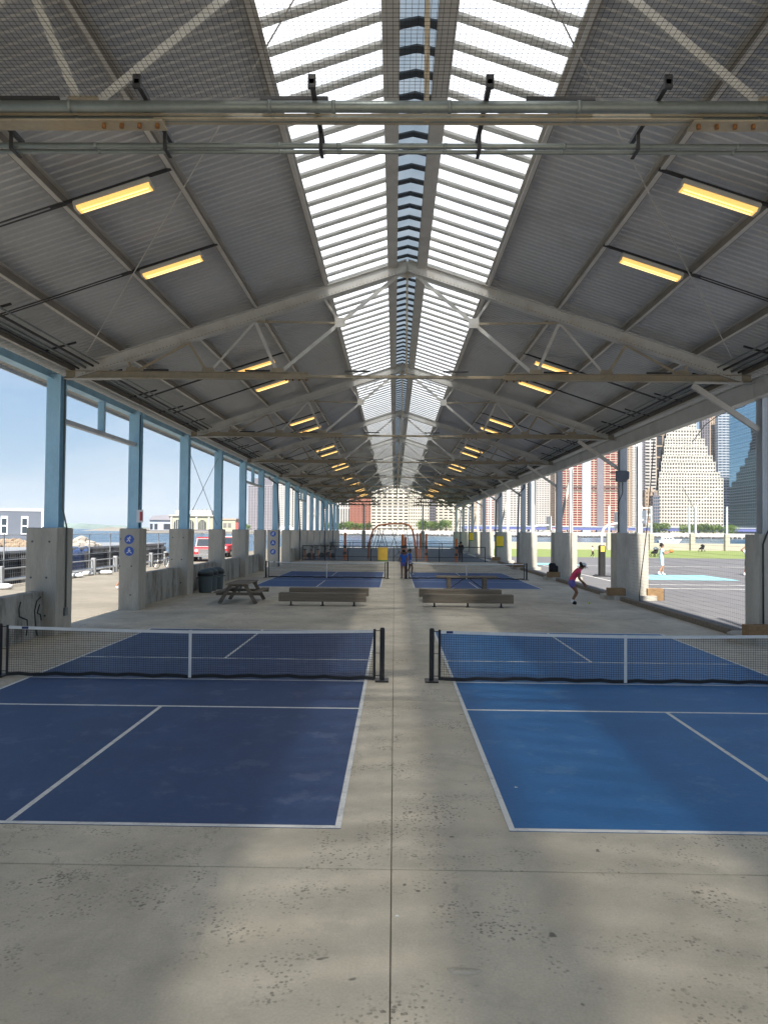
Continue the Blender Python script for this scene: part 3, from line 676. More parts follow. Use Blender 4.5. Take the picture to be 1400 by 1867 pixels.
LR = 4.72
for j, y in enumerate(TYall[:-1]):
    if j == 0: continue
    for dy in (4.65, 7.75):
        if j == 1: dy = dy-.1
        for s in (-1, 1):
            o = lamp0 if first else copy_tree(lamp0); first = False
            o.location = (XR+s*LR, y+dy, zr(LR)-.40); o.rotation_euler = (0, s*slope, 0)
            o['label'] = 'lit amber strip light under the roof slope on the %s column side' % ('blue' if s < 0 else 'pale')
            # feed conduits from lamp to eave
            m = MB()
            for q in (-.05, .05): m.tube([(XR+s*5.5, y+dy+q, zr(5.5)-.25), (XR+s*8.3, y+dy+q, zr(8.3)-.27)], .013, 6)
            m.build('lamp_conduit', 'black_steel', shed, org=SO)

# ------------------------------------------------------------------ pipes hung across the near truss
pipes = thing('overhead_pipes', (XR, 7.1, 6.5), 'galvanised pipes on black struts spanning the near roof truss', 'pipes')
PO = (XR, 7.1, 6.5)
for y, z, r_ in ((6.90, 6.66, .052), (7.06, 6.63, .030), (7.50, 6.60, .028), (7.60, 6.59, .022)):
    m = MB(); m.smooth = True; m.tube([(-8.3, y, z), (9.0, y, z)], r_, 14); po = m.build('pipe', 'galv', pipes, org=PO)
    for xx in (-6.6, -3.1, -1.22, -.62, .46, 1.66, 3.4, 5.2):
        c = MB(); c.smooth = True; c.tube([(xx, y, z), (xx+.035, y, z)], r_*1.12, 14); c.build('coupling', 'galv', po, org=PO)
for xx in (-5.5, -3.93, -2.36, -.78, .82, 2.41, 4.0, 5.6):
    m = MB(); m.box(xx-.022, xx+.022, 6.62, 7.70, 6.715, 6.755); st = m.build('strut', 'black_steel', pipes, org=PO)
    MB().box(xx-.035, xx+.035, 6.62, 6.66, 6.68, 6.80).build('angle_clip', 'black_steel', st, org=PO)
    MB().box(xx-.018, xx+.018, 7.46, 7.66, 6.55, 6.56).build('pipe_strap', 'black_steel', st, org=PO)
    MB().box(xx-.018, xx+.018, 7.46, 7.475, 6.56, 6.714).build('pipe_strap', 'black_steel', st, org=PO)
# ------------------------------------------------------------------ bird net over the near bay
bn = MB(); zz = 6.78; r_ = .0022
def strand(p, q, r=r_):
    bn.tube([p, q], r, 3, False)
x = -6.0
while x < 6.5: strand((x, -4.2, zz), (x, 6.95, zz)); x += .05
y = 2.2
while y < 6.95: strand((-6, y, zz), (6.5, y, zz)); y += .05
tag(bn.build('bird_net', 'net_black', fix=False), 'fine black bird netting stretched flat above the galvanised pipes', 'net')

# ================================================================== pickleball nets
def net(xa, xb, y, tagside, label):
    t = thing('pickleball_net', ((xa+xb)/2, y, 0), label, 'net'); O = t.location.copy()
    for x, s in ((xa, -1), (xb, 1)):
        m = MB(); m.smooth = False; m.tube([(x, y, .006), (x, y, .93), (x, y, .955)], [.045, .045, .03], 14); p = m.build('post', 'post_black', t, org=O)
        MB().bbox(x-.12, x+.12, y-.16, y+.16, .0065, .03, .006).build('base_plate', 'post_black', p, org=O)
        m = MB(); m.tube([(x-s*.14, y, .03), (x-s*.14, y, .93)], .024, 8); m.build('net_edge', 'post_black', t, org=O)
        m = MB(); m.tube([(x, y-.01, .90), (x-s*.14, y-.01, .90)], .008, 5); m.tube([(x, y-.01, .10), (x-s*.14, y-.01, .10)], .008, 5); m.tube([(x, y-.01, .50), (x-s*.14, y-.01, .50)], .006, 5); m.build('lacing', 'post_black', t, org=O)
    a, b = xa+.14, xb-.14; xm = (a+b)/2
    def top(x): return .865+.05*(2*abs(x-xm)/(b-a))**1.6
    def bot(x): return .045+.012*math.sin(x*9)+.02*(1-abs(2*abs(x-xm)/(b-a)-.5)*2)
    # mesh strands
    m = MB(); n = int((b-a)/.042)
    for i in range(1, n):
        x = a+(b-a)*i/n; m.tube([(x, y, bot(x)), (x, y, top(x)-.04)], .0027, 3, False)
    for j in range(1, 20):
        f = j/20; pts = [(a+(b-a)*k/24, y+.002, bot(a+(b-a)*k/24)*(1-f)+(top(a+(b-a)*k/24)-.03)*f) for k in range(25)]
        m.tube(pts, .0027, 3, False)
    o = m.build('mesh', 'net_black', t, org=O, fix=False); o['kind'] = 'stuff'
    m = MB(); K = 30
    for i in range(K):
        x0 = a+(b-a)*i/K; x1 = a+(b-a)*(i+1)/K
        m.quadbox([(x0, y-.007, top(x0)-.052), (x1, y-.007, top(x1)-.052), (x1, y+.007, top(x1)-.052), (x0, y+.007, top(x0)-.052), (x0, y-.007, top(x0)), (x1, y-.007, top(x1)), (x1, y+.007, top(x1)), (x0, y+.007, top(x0))])
    m.build('top_tape', 'tape_white', t, org=O)
    m = MB()
    for i in range(K):
        x0 = a+(b-a)*i/K; x1 = a+(b-a)*(i+1)/K; h0, h1 = bot(x0), bot(x1)
        m.quadbox([(x0, y-.005, h0-.032), (x1, y-.005, h1-.032), (x1, y+.005, h1-.032), (x0, y+.005, h0-.032), (x0, y-.005, h0+.03), (x1, y-.005, h1+.03), (x1, y+.005, h1+.03), (x0, y+.005, h0+.03)])
    m.build('bottom_tape', 'post_black', t, org=O)
    m = MB(); m.box(xm-.027, xm+.027, y-.012, y-.0075, .02, .868); m.box(xm-.027, xm+.027, y-.012, y+.012, .866, .872); m.build('centre_strap', 'tape_white', t, org=O)
    xt = a+.18 if tagside < 0 else a+.32
    MB().box(xt-.06, xt+.06, y-.010, y-.0072, top(xt)-.046, top(xt)-.004).build('tape_patch', 'tag_navy', t, org=O)
YN = 6.84+6.705
net(-7.13, -.2, YN, 1, 'pickleball net across the dark navy court in front of the benches')
net(.69, 7.62, YN, -1, 'pickleball net across the bright blue court in front of the benches')
YN2 = 35.6+6.705
net(-7.22, -.36, YN2, 1, 'pickleball net beyond the benches on the side of the blue columns')
net(.70, 7.45, YN2, -1, 'pickleball net beyond the benches on the basketball court side')

# ================================================================== low walls, kerbs
def lowwall(k0, h, label, group=None, ya=None, yb=None):
    y0 = ck(k0)+.36 if ya is None else ya; y1 = ck(k0+1)-.36 if yb is None else yb
    m = MB(); m.bbox(-9.02, -8.74, y0, y1, -.011, h, .02); return tag(m.build('low_wall', 'low_wall'), label, 'wall', group)
lowwall(-1, 1.12, 'stained low concrete wall with black graffiti beside the widest pier', None, ck(-1)+.36, ck(0)-.47)
lowwall(1, 1.14, 'mossy low concrete wall right after the pier with round blue signs')
lowwall(2, 1.12, 'low concrete wall behind the grey bins'); lowwall(3, 1.12, 'low grey concrete wall just past the grey bins')
lowwall(4, 1.10, 'low concrete wall two bays past the grey bins')
for k in range(7, 15): lowwall(k, 1.08, 'low concrete wall between far piers beside the fitness area', 'low walls between the far piers')
# graffiti strokes on the first wall
gw = MB()
def ck_stroke(pts): gw.tube([(-8.735, y, z) for y, z in pts], .018, 6)
yb_ = ck(0)-.47
ck_stroke([(yb_-1.15, .95), (yb_-1.22, .8), (yb_-1.2, .62), (yb_-1.0, .55), (yb_-.82, .5), (yb_-.8, .3), (yb_-.85, .12)])
ck_stroke([(yb_-.15, .98), (yb_-.35, .9), (yb_-.45, .68), (yb_-.42, .45), (yb_-.36, .2), (yb_-.3, .05)])
ck_stroke([(yb_-.2, .8), (yb_-.32, .6), (yb_-.15, .55), (yb_-.1, .4)])
tag(gw.build('graffiti', 'graffiti'), 'black graffiti scrawl on the first low wall', 'graffiti')
def kerb(ya, yb, label):
    t = MB(); t.bbox(9.0, 9.22, ya, yb, .0, .16, .015); return tag(t.build('timber_kerb', 'timber_grey'), label, 'kerb')
for i, nm in enumerate(('weathered timber kerb with rope tie in front of the basketball player', 'weathered timber kerb behind the woman in the pink top', 'weathered timber kerb past the black backpack', 'timber kerb along the far part of the court edge')):
    kerb(ck(2*i)+.95, ck(2*i+2)-.95, nm)
def block(x0, x1, y0, y1, z0, z1, label, group=None):
    t = thing('timber_block', ((x0+x1)/2, (y0+y1)/2, z0), label, 'bench', group); O = t.location.copy()
    n = 3; hh = (y1-y0)/n
    for i in range(n): MB().bbox(x0, x1, y0+hh*i+.003, y0+hh*(i+1)-.003, z0, z1, .01).build('plank', 'timber_brown', t, org=O)
    MB().box(x1+.0005, x1+.02, y0+.01, y1-.01, z0, z1-.02).build('end_plate', 'black_steel', t, org=O)
for i, nm in enumerate(('thick brown timber seat block on the plinth of the nearest right pier', 'brown timber seat block on the plinth beside the woman in pink', 'brown timber seat block under the black backpack', 'brown timber seat block at a far right pier', 'brown timber seat block at a far right pier')):
    y = ck(2*i); block(8.62, 9.28, y-.70, y-.34, .181, .48, nm, 'far timber seat blocks' if i > 2 else None)
block(10.25, 10.9, ck(2)-.5, ck(2)-.12, -.015, .46, 'weathered timber block on the court side of the pier behind the woman in pink')
# backpack
bp = thing('backpack', (8.90, ck(4)-.52, .481), 'black backpack sitting on a timber seat block', 'bag'); m = MB(); m.smooth = True
m.bbox(-.19, .19, -.13, .13, 0, .5, .07); m.bbox(.12, .32, -.10, .12, 0, .36, .06); m.build('bag_body', 'backpack', bp); m = MB(); m.smooth = True; m.ico((0, -.14, .16), 1, (.16, .06, .12), 2, .02); m.build('pocket', 'backpack', bp)
for s in (-1, 1):
    m = MB(); m.tube([(s*.1, -.1, .42), (s*.12, -.17, .3), (s*.12, -.15, .1)], .018, 6); m.build('strap', 'backpack', bp)

# ================================================================== side ball net (right) with weighted rope
sn = MB()
for j in range(1, 48): sn.tube([(9.62, ck(0)+.4, .1+j*.125), (9.62, ck(2)-.4, .1+j*.125)], .0022, 3, False)
for j in range(0, 88): sn.tube([(9.62, ck(0)+.4+j*.125, .05), (9.62, ck(0)+.4+j*.125, 6.12)], .0010, 3, False)
tag(sn.build('ball_net', 'net_black', fix=False), 'fine netting hung between the two nearest right piers', 'net')
p0 = px(1196, 905, ck(2)-1.5); 
cable('net_rope', [(9.5, 27.6, 6.1), (9.48, 28.2, 3.2), (9.42, 28.8, 1.0), (9.33, 28.7, .35), (9.15, 28.1, .17)], .018, 'black_steel', 'dark weighted rope hanging down to the timber kerb end', 'rope')
cable('net_rope', [(9.5, 40.2, 6.1), (9.48, 40.3, 3.2), (9.46, 40.2, .6), (9.4, 40.0, .02)], .018, 'black_steel', 'dark rope hanging straight beside the woman in the pink top', 'rope')

# ================================================================== benches, tables, bins
def bench(x0, x1, y, label):
    t = thing('long_bench', ((x0+x1)/2, y, 0), label, 'bench'); O = t.location.copy()
    for i in range(2):
        MB().bbox(x0, x1, y-.2+.205*i, y+.2-.205*(1-i)-.003*(1-i), .155, .455, .012).build('seat_beam', 'timber_grey', t, org=O)
    for xx in (x0+.42, (x0+x1)/2, x1-.42):
        m = MB(); m.box(xx-.03, xx+.03, y-.02, y+.02, .0, .154); lg = m.build('leg', 'black_steel', t, org=O)
        MB().box(xx-.07, xx+.07, y-.17, y+.17, .0005, .012).build('foot', 'black_steel', lg, org=O)
bench(-4.1, -1.0, 26.9, 'long weathered timber bench facing the navy court, nearer of its pair')
bench(-4.05, -.98, 29.2, 'long weathered timber bench behind its twin on the navy court side')
bench(1.03, 4.25, 26.9, 'long weathered timber bench facing the bright blue court, nearer of its pair')
bench(.98, 4.15, 29.2, 'long weathered timber bench behind its twin on the bright blue court side')
def picnic(c, label):
    t = thing('picnic_table', c, label, 'table')
    W = .78; L_ = 2.3; n = 5
    for i in range(n):
        x = -W/2+W/n*i; MB().bbox(x+.005, x+W/n-.005, 0, L_, .71, .75, .006).build('table_plank', 'timber_grey', t)
    for s in (-1, 1):
        for i in range(2):
            x = s*(.60+.145*i); MB().bbox(x-.068, x+.068, 0, L_, .41, .45, .006).build('seat_plank', 'timber_grey', t)
    for yy in (.28, L_-.28):
        for s in (-1, 1):
            m = MB(); m.beam((s*.24, yy+.05*s, .708), (s*.66, yy+.05*s, .0), .045, .13, (1, 0, 0)); m.build('leg', 'timber_grey', t)
        m = MB(); m.box(-.82, .82, yy+.10, yy+.14, .30, .408); m.build('seat_support', 'timber_grey', t)
        m = MB(); m.box(-.36, .36, yy+.10, yy+.14, .62, .709); m.build('top_support', 'timber_grey', t)
        m = MB(); m.beam((0, yy+.12, .33), (0, L_/2+(.1 if yy > 1 else -.1), .69), .06, .05); m.build('brace', 'timber_grey', t)
picnic((-5.66, 26.9, 0), 'grey wooden picnic table with splayed legs near the bins')
t = thing('trestle_table', (3.17, 32.9, 0), 'long pale timber table on block legs behind the benches', 'table')
for i in range(3): MB().bbox(-1.33, 1.33, -.36+.243*i, -.36+.243*(i+1)-.008, .69, .75, .006).build('table_plank', 'timber_grey', t)
for x in (-.78, .78):
    MB().bbox(x-.08, x+.08, -.30, .30, 0, .688, .008).build('leg', 'timber_grey', t)
for s in (-1, 1):
    m = MB(); m.beam((s*.70, 0, .22), (s*.06, 0, .68), .03, .03); m.build('brace', 'black_steel', t)
m = MB(); m.box(-1.0, 1.0, -.02, .02, .16, .20); m.build('stretcher', 'black_steel', t)
def bin_(c, label, sc):
    t = thing('trash_bin', c, label, 'bin'); m = MB(); m.smooth = False
    m.lathe([(.25*sc, 0), (.27*sc, .02), (.31*sc, .74*sc), (.33*sc, .75*sc), (.33*sc, .80*sc)], (0, 0, 0), 20); m.build('barrel', 'bin_grey', t)
    m = MB(); m.lathe([(.335*sc, .70*sc), (.345*sc, .805*sc), (.30*sc, .815*sc), (.28*sc, .60*sc)], (0, 0, 0), 20); m.build('liner', 'bin_liner', t)
    for s in (-1, 1):
        m = MB(); m.tube([(s*.31*sc, -.1, .6*sc), (s*.38*sc, -.07, .62*sc), (s*.38*sc, .07, .62*sc), (s*.31*sc, .1, .6*sc)], .02, 6); m.build('handle', 'bin_grey', t)
    m = MB(); m.smooth = True; m.lathe([(.33*sc, .82*sc), (.30*sc, .90*sc), (.18*sc, .98*sc), (.04, 1.0*sc)], (0, 0, 0), 20); m.build('lid', 'bin_grey', t)
bin_((-8.02, 31.9, 0), 'dark grey round trash bin, first in the row by the wall', 1.0)
bin_((-8.06, 32.9, 0), 'dark grey round trash bin, middle of the row of three', 1.0)
bin_((-7.98, 33.75, 0), 'dark grey round trash bin, last of the row by the wall', 1.0)

# round signs on left piers
def disc_sign(c, r_, kind, label, group=None):
    t = thing('round_sign', c, label, 'sign', group); m = MB()
    ring = [(r_*math.cos(2*math.pi*i/28), r_*math.sin(2*math.pi*i/28)) for i in range(28)]
    m.prism(ring, 1, -.006, 0); m.build('disc', 'sign_blue', t)
    g = MB()
    def st(a, b, w_=.10): g.beam((a[0]*r_, -.0085, a[1]*r_), (b[0]*r_, -.0085, b[1]*r_), .003, w_*r_*1.6, Vector((b[1]-a[1], 0, a[0]-b[0])))
    if kind == 'run':
        hd = (.18, .52)
        for a, b in (((.08, .36), (-.12, -.05)), ((.08, .34), (.38, .18)), ((.08, .34), (-.28, .28)), ((-.28, .28), (-.38, .08)), ((-.12, -.05), (.18, -.22)), ((.18, -.22), (.12, -.55)), ((-.12, -.05), (-.28, -.35)), ((-.28, -.35), (-.58, -.38))): st(a, b)
    else:
        hd = (.0, .5)
        for a, b in (((0, .36), (0, .0)), ((0, .3), (.3, .1)), ((0, .3), (-.25, .12)), ((0, 0), (.32, -.28)), ((0, 0), (-.3, -.30)), ((.32, -.28), (.55, -.42)), ((-.3, -.3), (-.56, -.40))): st(a, b)
    g.prism([(hd[0]*r_+.13*r_*math.cos(2*math.pi*i/10), hd[1]*r_+.13*r_*math.sin(2*math.pi*i/10)) for i in range(10)], 1, -.010, -.007)
    g.build('pictogram', 'sign_white', t)
yf = ck(1)-.351
s1 = px(235.5, 983.5, yf); s2 = px(235.5, 1005, yf)
disc_sign((s1.x, yf, s1.z), .155, 'run', 'round blue sign with white running figure, upper of two on the pier')
disc_sign((s2.x, yf, s2.z), .155, 'skate', 'round blue sign with white skating figure, lower of two on the pier')
yf = ck(6)-.461
for i, z in enumerate((2.4, 1.75, 1.1)): disc_sign((-8.8, yf, z), .2, 'run' if i != 1 else 'skate', 'round blue sign in a column of three on a far pier', 'blue signs on the far pier')
# yellow pads on far right piers
def board(c, w_, h_, m_, label):
    t = thing('yellow_board', c, label, 'board'); MB().bbox(-w_/2, w_/2, -.06, 0, 0, h_, .015).build('panel', m_, t)
    MB().box(-w_/2, w_/2, -.064, -.061, .0, .10).build('trim', 'green_trim', t)
board((9.3, ck(8)-.321, 1.35), .62, .98, 'yellow', 'bright yellow board fixed to a right-hand concrete pier')
board((9.2, ck(12)-.321, 1.6), .5, .95, 'yellow', 'small yellow board on a more distant right-hand pier')
board((-1.0, 65.2, .06), .85, 1.2, 'amber', 'amber yellow panel with green foot hung on the dark fence')

# small marks on the floor
m = MB(); m.smooth = True; c = pg(843, 1772); 
pts = [(c.x+.10*math.cos(a)*(1+.25*math.sin(3*a+1)), c.y+.045*math.sin(a)*(1+.2*math.cos(2*a)), ) for a in [2*math.pi*i/20 for i in range(20)]]
mat('mortar', (.56, .50, .40), .9)
m.prism(pts, 2, .0004, .0022); tag(m.build('floor_patch', 'mortar'), 'pale mortar patch stuck on the concrete floor', 'patch')
c = pg(724, 1671); m = MB(); m.quadbox([(c.x-.012, c.y-.01, .0006), (c.x+.014, c.y-.006, .0006), (c.x+.01, c.y+.012, .0006), (c.x-.01, c.y+.008, .0006), (c.x-.01, c.y-.01, .006), (c.x+.012, c.y-.004, .004), (c.x+.008, c.y+.01, .003), (c.x-.01, c.y+.006, .006)]); tag(m.build('paper_scrap', 'tape_white'), 'tiny white paper scrap beside the floor joint', 'litter')
c = pg(940, 1437); m = MB(); m.quadbox([(c.x-.015, c.y-.01, .0056), (c.x+.02, c.y-.006, .0056), (c.x+.015, c.y+.012, .0056), (c.x-.01, c.y+.01, .0056), (c.x-.012, c.y-.01, .013), (c.x+.018, c.y-.004, .009), (c.x+.012, c.y+.01, .008), (c.x-.01, c.y+.006, .012)]); tag(m.build('paper_scrap', 'tape_white'), 'tiny white scrap lying on the bright blue court', 'litter')

# ================================================================== FAR SHORE
def fmat(name, col, var=.08, rough=.8): return mat(name, col, rough, 0, var, .03, 0, .4, .3)
for n, c in (('w_cream', (.42, .41, .37)), ('w_cream2', (.43, .405, .345)), ('w_white', (.42, .41, .395)), ('w_red', (.32, .075, .06)), ('w_brick', (.21, .085, .06)),
             ('w_lav', (.26, .25, .275)), ('w_tan', (.34, .27, .205)), ('w_brown', (.15, .11, .09)), ('w_pale', (.34, .38, .43)), ('w_slate', (.16, .15, .17)), ('w_green', (.36, .36, .27)),
             ('w_black', (.03, .03, .035)), ('w_grid', (.42, .36, .28)), ('w_teal', (.42, .50, .56))): fmat(n, c)
for n, c in (('g_dark', (.035, .04, .05)), ('g_grey', (.16, .155, .145)), ('g_blue', (.05, .09, .14)), ('g_brown', (.10, .075, .055)), ('g_redwin', (.22, .045, .04)), ('g_tan', (.05, .044, .036))):
    glassy(n, c, .35, .25)
glassy('g_mirror', (.22, .42, .52), .03, .9, 1.0, .05)
def span(x0, x1, D): return (px(x0, 960, D).x, px(x1, 960, D).x)
def zpx(x, y, D): return px(x, y, D).z
BASE = -1.0
def facade(mb, X0, X1, Y, z0, z1, nc, nr, vb, hb, dep, axis='f', edge=True):
    """piers and spandrels standing proud of the glass; axis f = front (-Y), l/r = side faces at X"""
    cw = (X1-X0)/nc; rh = (z1-z0)/nr
    for i in range(nc+1):
        c = X0+cw*i; w_ = cw*vb/2
        a = max(X0, c-w_); b = min(X1, c+w_)
        if axis == 'f': mb.box(a, b, Y-dep, Y+.05, z0, z1)
        elif axis == 'l': mb.box(Y-dep, Y+.05, a, b, z0, z1)
        else: mb.box(Y-.05, Y+dep, a, b, z0, z1)
    d2 = dep*.93
    for j in range(nr+1):
        c = z0+rh*j; w_ = rh*hb/2
        a = max(z0, c-w_); b = min(z1, c+w_)
        if axis == 'f': mb.box(X0, X1, Y-d2, Y+.05, a, b)
        elif axis == 'l': mb.box(Y-d2, Y+.05, X0, X1, a, b)
        else: mb.box(Y-.05, Y+d2, X0, X1, a, b)
def tower(label, x0, x1, ytop, D, depth, wallm, glassm, nc, nr, vb=.45, hb=.45, dep=.7, side=None, roof=True, top=None, cat='tower'):
    if x0 > 1130: depth = 10
    X0, X1 = span(x0, x1, D); zt_ = zpx((x0+x1)/2, ytop, D)
    t = thing('office_tower', ((X0+X1)/2, D, BASE), label, cat); O = t.location.copy()
    MB().box(X0+.4, X1-.4, D, D+depth, BASE, zt_-.5).build('glazed_core', glassm, t, org=O)
    f = MB(); facade(f, X0, X1, D, BASE, zt_, nc, nr, vb, hb, dep); tag(f.build('facade_grid', wallm, t, org=O), kind='stuff')
    n2 = max(2, int(depth/((X1-X0)/nc)))
    f = MB()
    if (X0+X1) > 0: facade(f, D, D+depth, X0+.4, BASE, zt_, n2, nr, vb, hb, dep, 'l')
    else: facade(f, D, D+depth, X1-.4, BASE, zt_, n2, nr, vb, hb, dep, 'r')
    tag(f.build('side_grid', wallm, t, org=O), kind='stuff')
    MB().box(X0-.3, X1+.3, D-dep, D+depth, zt_-.5, zt_+1.2).build('parapet', wallm, t, org=O)
    xm = (X0+X1)/2; r_ = MB(); r_.box(xm-(X1-X0)*.2, xm+(X1-X0)*.2, D+depth*.3, D+depth*.7, zt_+1.2, zt_+5); r_.build('plant_room', wallm, t, org=O)
    return t, O
# --- stepped cream tower
t = None
D = 1000; zx = lambda v: 1160+v/5.833; zy = lambda v: 720+v/5.833
tiers = [(235, 925, 890, 1420), (252, 902, 825, 890), (280, 865, 712, 825), (302, 842, 640, 712), (328, 800, 540, 640), (345, 780, 455, 540), (372, 745, 350, 455), (395, 710, 260, 350), (450, 705, 195, 260)]
X0, X1 = span(zx(235), zx(925), D)
t = thing('stepped_tower', ((X0+X1)/2, D, BASE), 'cream stepped office tower narrowing upward like a ziggurat', 'tower'); O = t.location.copy()
cwid = (X1-X0)/23
for i, (a, b, yt, yb) in enumerate(tiers):
    A, B = span(zx(a), zx(b), D); Yf = D+i*3.2; zt_ = zpx(zx(580), zy(yt), D); zb = BASE if i == 0 else zpx(zx(580), zy(yb), D)-1
    Yb = D+190-i*6
    A2 = A*Yb/Yf+3
    core = MB().quadbox([(A+.4, Yf, zb), (B-.4, Yf, zb), (B-.4, Yb, zb), (A2, Yb, zb), (A+.4, Yf, zt_-.4), (B-.4, Yf, zt_-.4), (B-.4, Yb, zt_-.4), (A2, Yb, zt_-.4)]).build('tier', 'g_tan', t, org=O)
    nc = max(4, int(round((B-A)/cwid))); nr = max(2, int(round((zt_-zb)/4.4)))
    f = MB(); facade(f, A, B, Yf, zb, zt_, nc, nr, .46, .48, .7); tag(f.build('facade_grid', 'w_cream', core, org=O), kind='stuff')
    f = MB(); facade(f, Yf, Yb, B-.4, zb, zt_, 26, nr, .5, .55, .7, 'r'); tag(f.build('side_grid', 'w_cream', core, org=O), kind='stuff')
    MB().quadbox([(A-.2, Yf-.8, zt_-.4), (B+.2, Yf-.8, zt_-.4), (B+.2, Yb, zt_-.4), (A2, Yb, zt_-.4), (A-.2, Yf-.8, zt_+.8), (B+.2, Yf-.8, zt_+.8), (B+.2, Yb, zt_+.8), (A2, Yb, zt_+.8)]).build('parapet', 'w_cream', core, org=O)
# --- mirror glass tower reflecting it
Xw, Yn, Yf = 481, 1000, 1084
t = thing('glass_tower', (505, 1000, BASE), 'teal mirror-glass tower reflecting the cream stepped tower', 'tower'); O = t.location.copy()
MB().box(Xw, 545, Yn, Yf, BASE+14, 240).build('mirror_core', 'g_mirror', t, org=O)
f = MB()
for j in range(58): z = 14+j*3.9; f.box(Xw-.06, 545.06, Yn-.06, Yf, z, z+.28)
tag(f.build('floor_bands', 'w_teal', t, org=O), kind='stuff')
MB().box(Xw-4, 545, Yn-6, Yf, BASE, BASE+13.5).build('podium', 'g_blue', t, org=O)
# --- towers right of the eave
tower('blue and white banded slim tower beside the teal glass tower', 1309, 1331, 742, 1200, 40, 'w_pale', 'g_blue', 3, 48, .12, .42)
tower('tall beige tower rising behind the cream stepped tower', 1282, 1312, 700, 1230, 40, 'w_tan', 'g_brown', 7, 60, .5, .45)
tower('narrow dark violet slab beside the beige tower', 1280, 1294, 740, 1150, 30, 'w_slate', 'g_dark', 3, 50, .5, .3)
tower('dark tower with pale stone frame behind the stepped tower', 1196, 1232, 793, 1060, 50, 'w_tan', 'g_dark', 3, 9, .16, .14)
tower('tower with bold black and white horizontal bands', 1174, 1196, 775, 1040, 40, 'w_white', 'w_black', 2, 34, .22, .5)
tower('slate dark tower squeezed beside the banded tower', 1164, 1176, 800, 1030, 40, 'w_slate', 'g_dark', 3, 40, .4, .3)
tower('small ornate tan stone tower at the foot of the banded tower', 1176, 1198, 896, 960, 30, 'w_tan', 'g_brown', 4, 12, .55, .45)
tower('low grey glazed block next to the ornate stone tower', 1190, 1202, 905, 950, 30, 'w_slate', 'g_blue', 3, 12, .35, .4)
tower('slim brown and tan tower behind the pale column', 1138, 1152, 800, 1000, 40, 'w_tan', 'g_brown', 3, 40, .5, .5)
tower('narrow cream tower with small dark windows at the brown tower', 1150, 1165, 790, 1015, 40, 'w_white', 'g_grey', 3, 40, .5, .5)
tower('tall grey slab filling the gap behind the banded tower', 1150, 1182, 760, 1350, 40, 'w_lav', 'g_grey', 6, 50, .4, .4)
tower('pale brown slab behind the red gridded tower', 1118, 1142, 770, 1330, 40, 'w_tan', 'g_brown', 5, 50, .5, .4)
tower('grey stone slab behind the gap beside the stepped tower', 1225, 1262, 830, 1340, 40, 'w_lav', 'g_grey', 6, 40, .45, .4)
tower('pale grey slab behind the white banded towers', 996, 1018, 830, 1300, 40, 'w_lav', 'g_grey', 5, 40, .45, .4)
# --- red building with pale and grey vertical bands
tt, O = tower('red gridded tower with pale blue and grey vertical bands', 1012, 1132, 800, 930, 50, 'w_grid', 'g_redwin', 12, 40, .12, .28)
for a, b, m_, nn in ((1061, 1077, 'w_pale', 'pale_band'), (1088, 1100, 'w_slate', 'grey_band')):
    A, B = span(a, b, 928); MB().box(A, B, 927.6, 929.2, BASE, zpx(1070, 800, 928)).build(nn, m_, tt, org=O)
A, B = span(1012, 1132, 929); f = MB()
for yy in (887, 893): f.box(A, B, 928.9, 929.25, zpx(1070, yy+2, 929), zpx(1070, yy-1, 929))
f.build('dark_storey', 'w_brown', tt, org=O)
# --- white banded towers between the far right columns
tower('white tower with grey window bands beside the red tower', 977, 1006, 850, 960, 60, 'w_white', 'g_grey', 6, 32, .3, .5)
tower('tall dark glass slab between white banded towers', 964, 980, 850, 980, 40, 'w_black', 'g_blue', 4, 40, .2, .2)
tower('white tower with wide dark window strips behind the right columns', 912, 964, 865, 990, 60, 'w_white', 'g_grey', 9, 26, .25, .52)
tower('small brown red gridded tower with white sides', 884, 901, 880, 940, 40, 'w_white', 'w_brick', 3, 22, .2, .35)
tower('plain pale beige tower left of the small red gridded tower', 862, 885, 885, 1000, 40, 'w_tan', 'w_cream', 3, 14, .4, .5)
tower('cream grid block at the right of the dark slab', 790, 862, 895, 985, 60, 'w_cream2', 'g_tan', 8, 15, .3, .55)
tower('dark narrow slab between the two cream grid blocks', 780, 794, 895, 960, 50, 'w_slate', 'w_black', 4, 16, .2, .2)
tower('cream block with square windows framed by the shed end', 744, 782, 880, 950, 60, 'w_cream2', 'g_tan', 9, 16, .5, .5)
tower('wide cream block with broad dark windows framed by the shed end', 676, 745, 875, 945, 60, 'w_cream2', 'g_tan', 7, 17, .30, .55)
tower('red brown brick block at the far end of the shed', 637, 677, 880, 955, 60, 'w_brick', 'w_brick', 6, 20, .6, .3)
tower('white tower of thin vertical black stripes beside the brick block', 611, 638, 880, 1000, 60, 'w_white', 'w_black', 6, 2, .55, .05)
tower('pale stone tower behind the far blue columns', 583, 612, 875, 1050, 40, 'w_white', 'w_lav', 5, 30, .5, .4)
tower('pale tower with vertical ribs behind the blue columns', 552, 582, 868, 1080, 40, 'w_white', 'w_lav', 7, 3, .6, .1)
tower('white tower with dark grid of windows behind the blue columns', 528, 551, 862, 1060, 40, 'w_cream', 'g_dark', 6, 26, .45, .5)
tower('blank white tower beside the white gridded tower', 521, 532, 860, 1055, 40, 'w_white', 'w_white', 2, 20, .5, .5)
tower('white gridded tower with deep dark windows', 496, 521, 868, 1040, 50, 'w_white', 'g_dark', 8, 26, .45, .5)
tt, O = tower('broad lavender grey tower with horizontal bands', 452, 496, 886, 1035, 70, 'w_lav', 'w_slate', 9, 30, .3, .5)
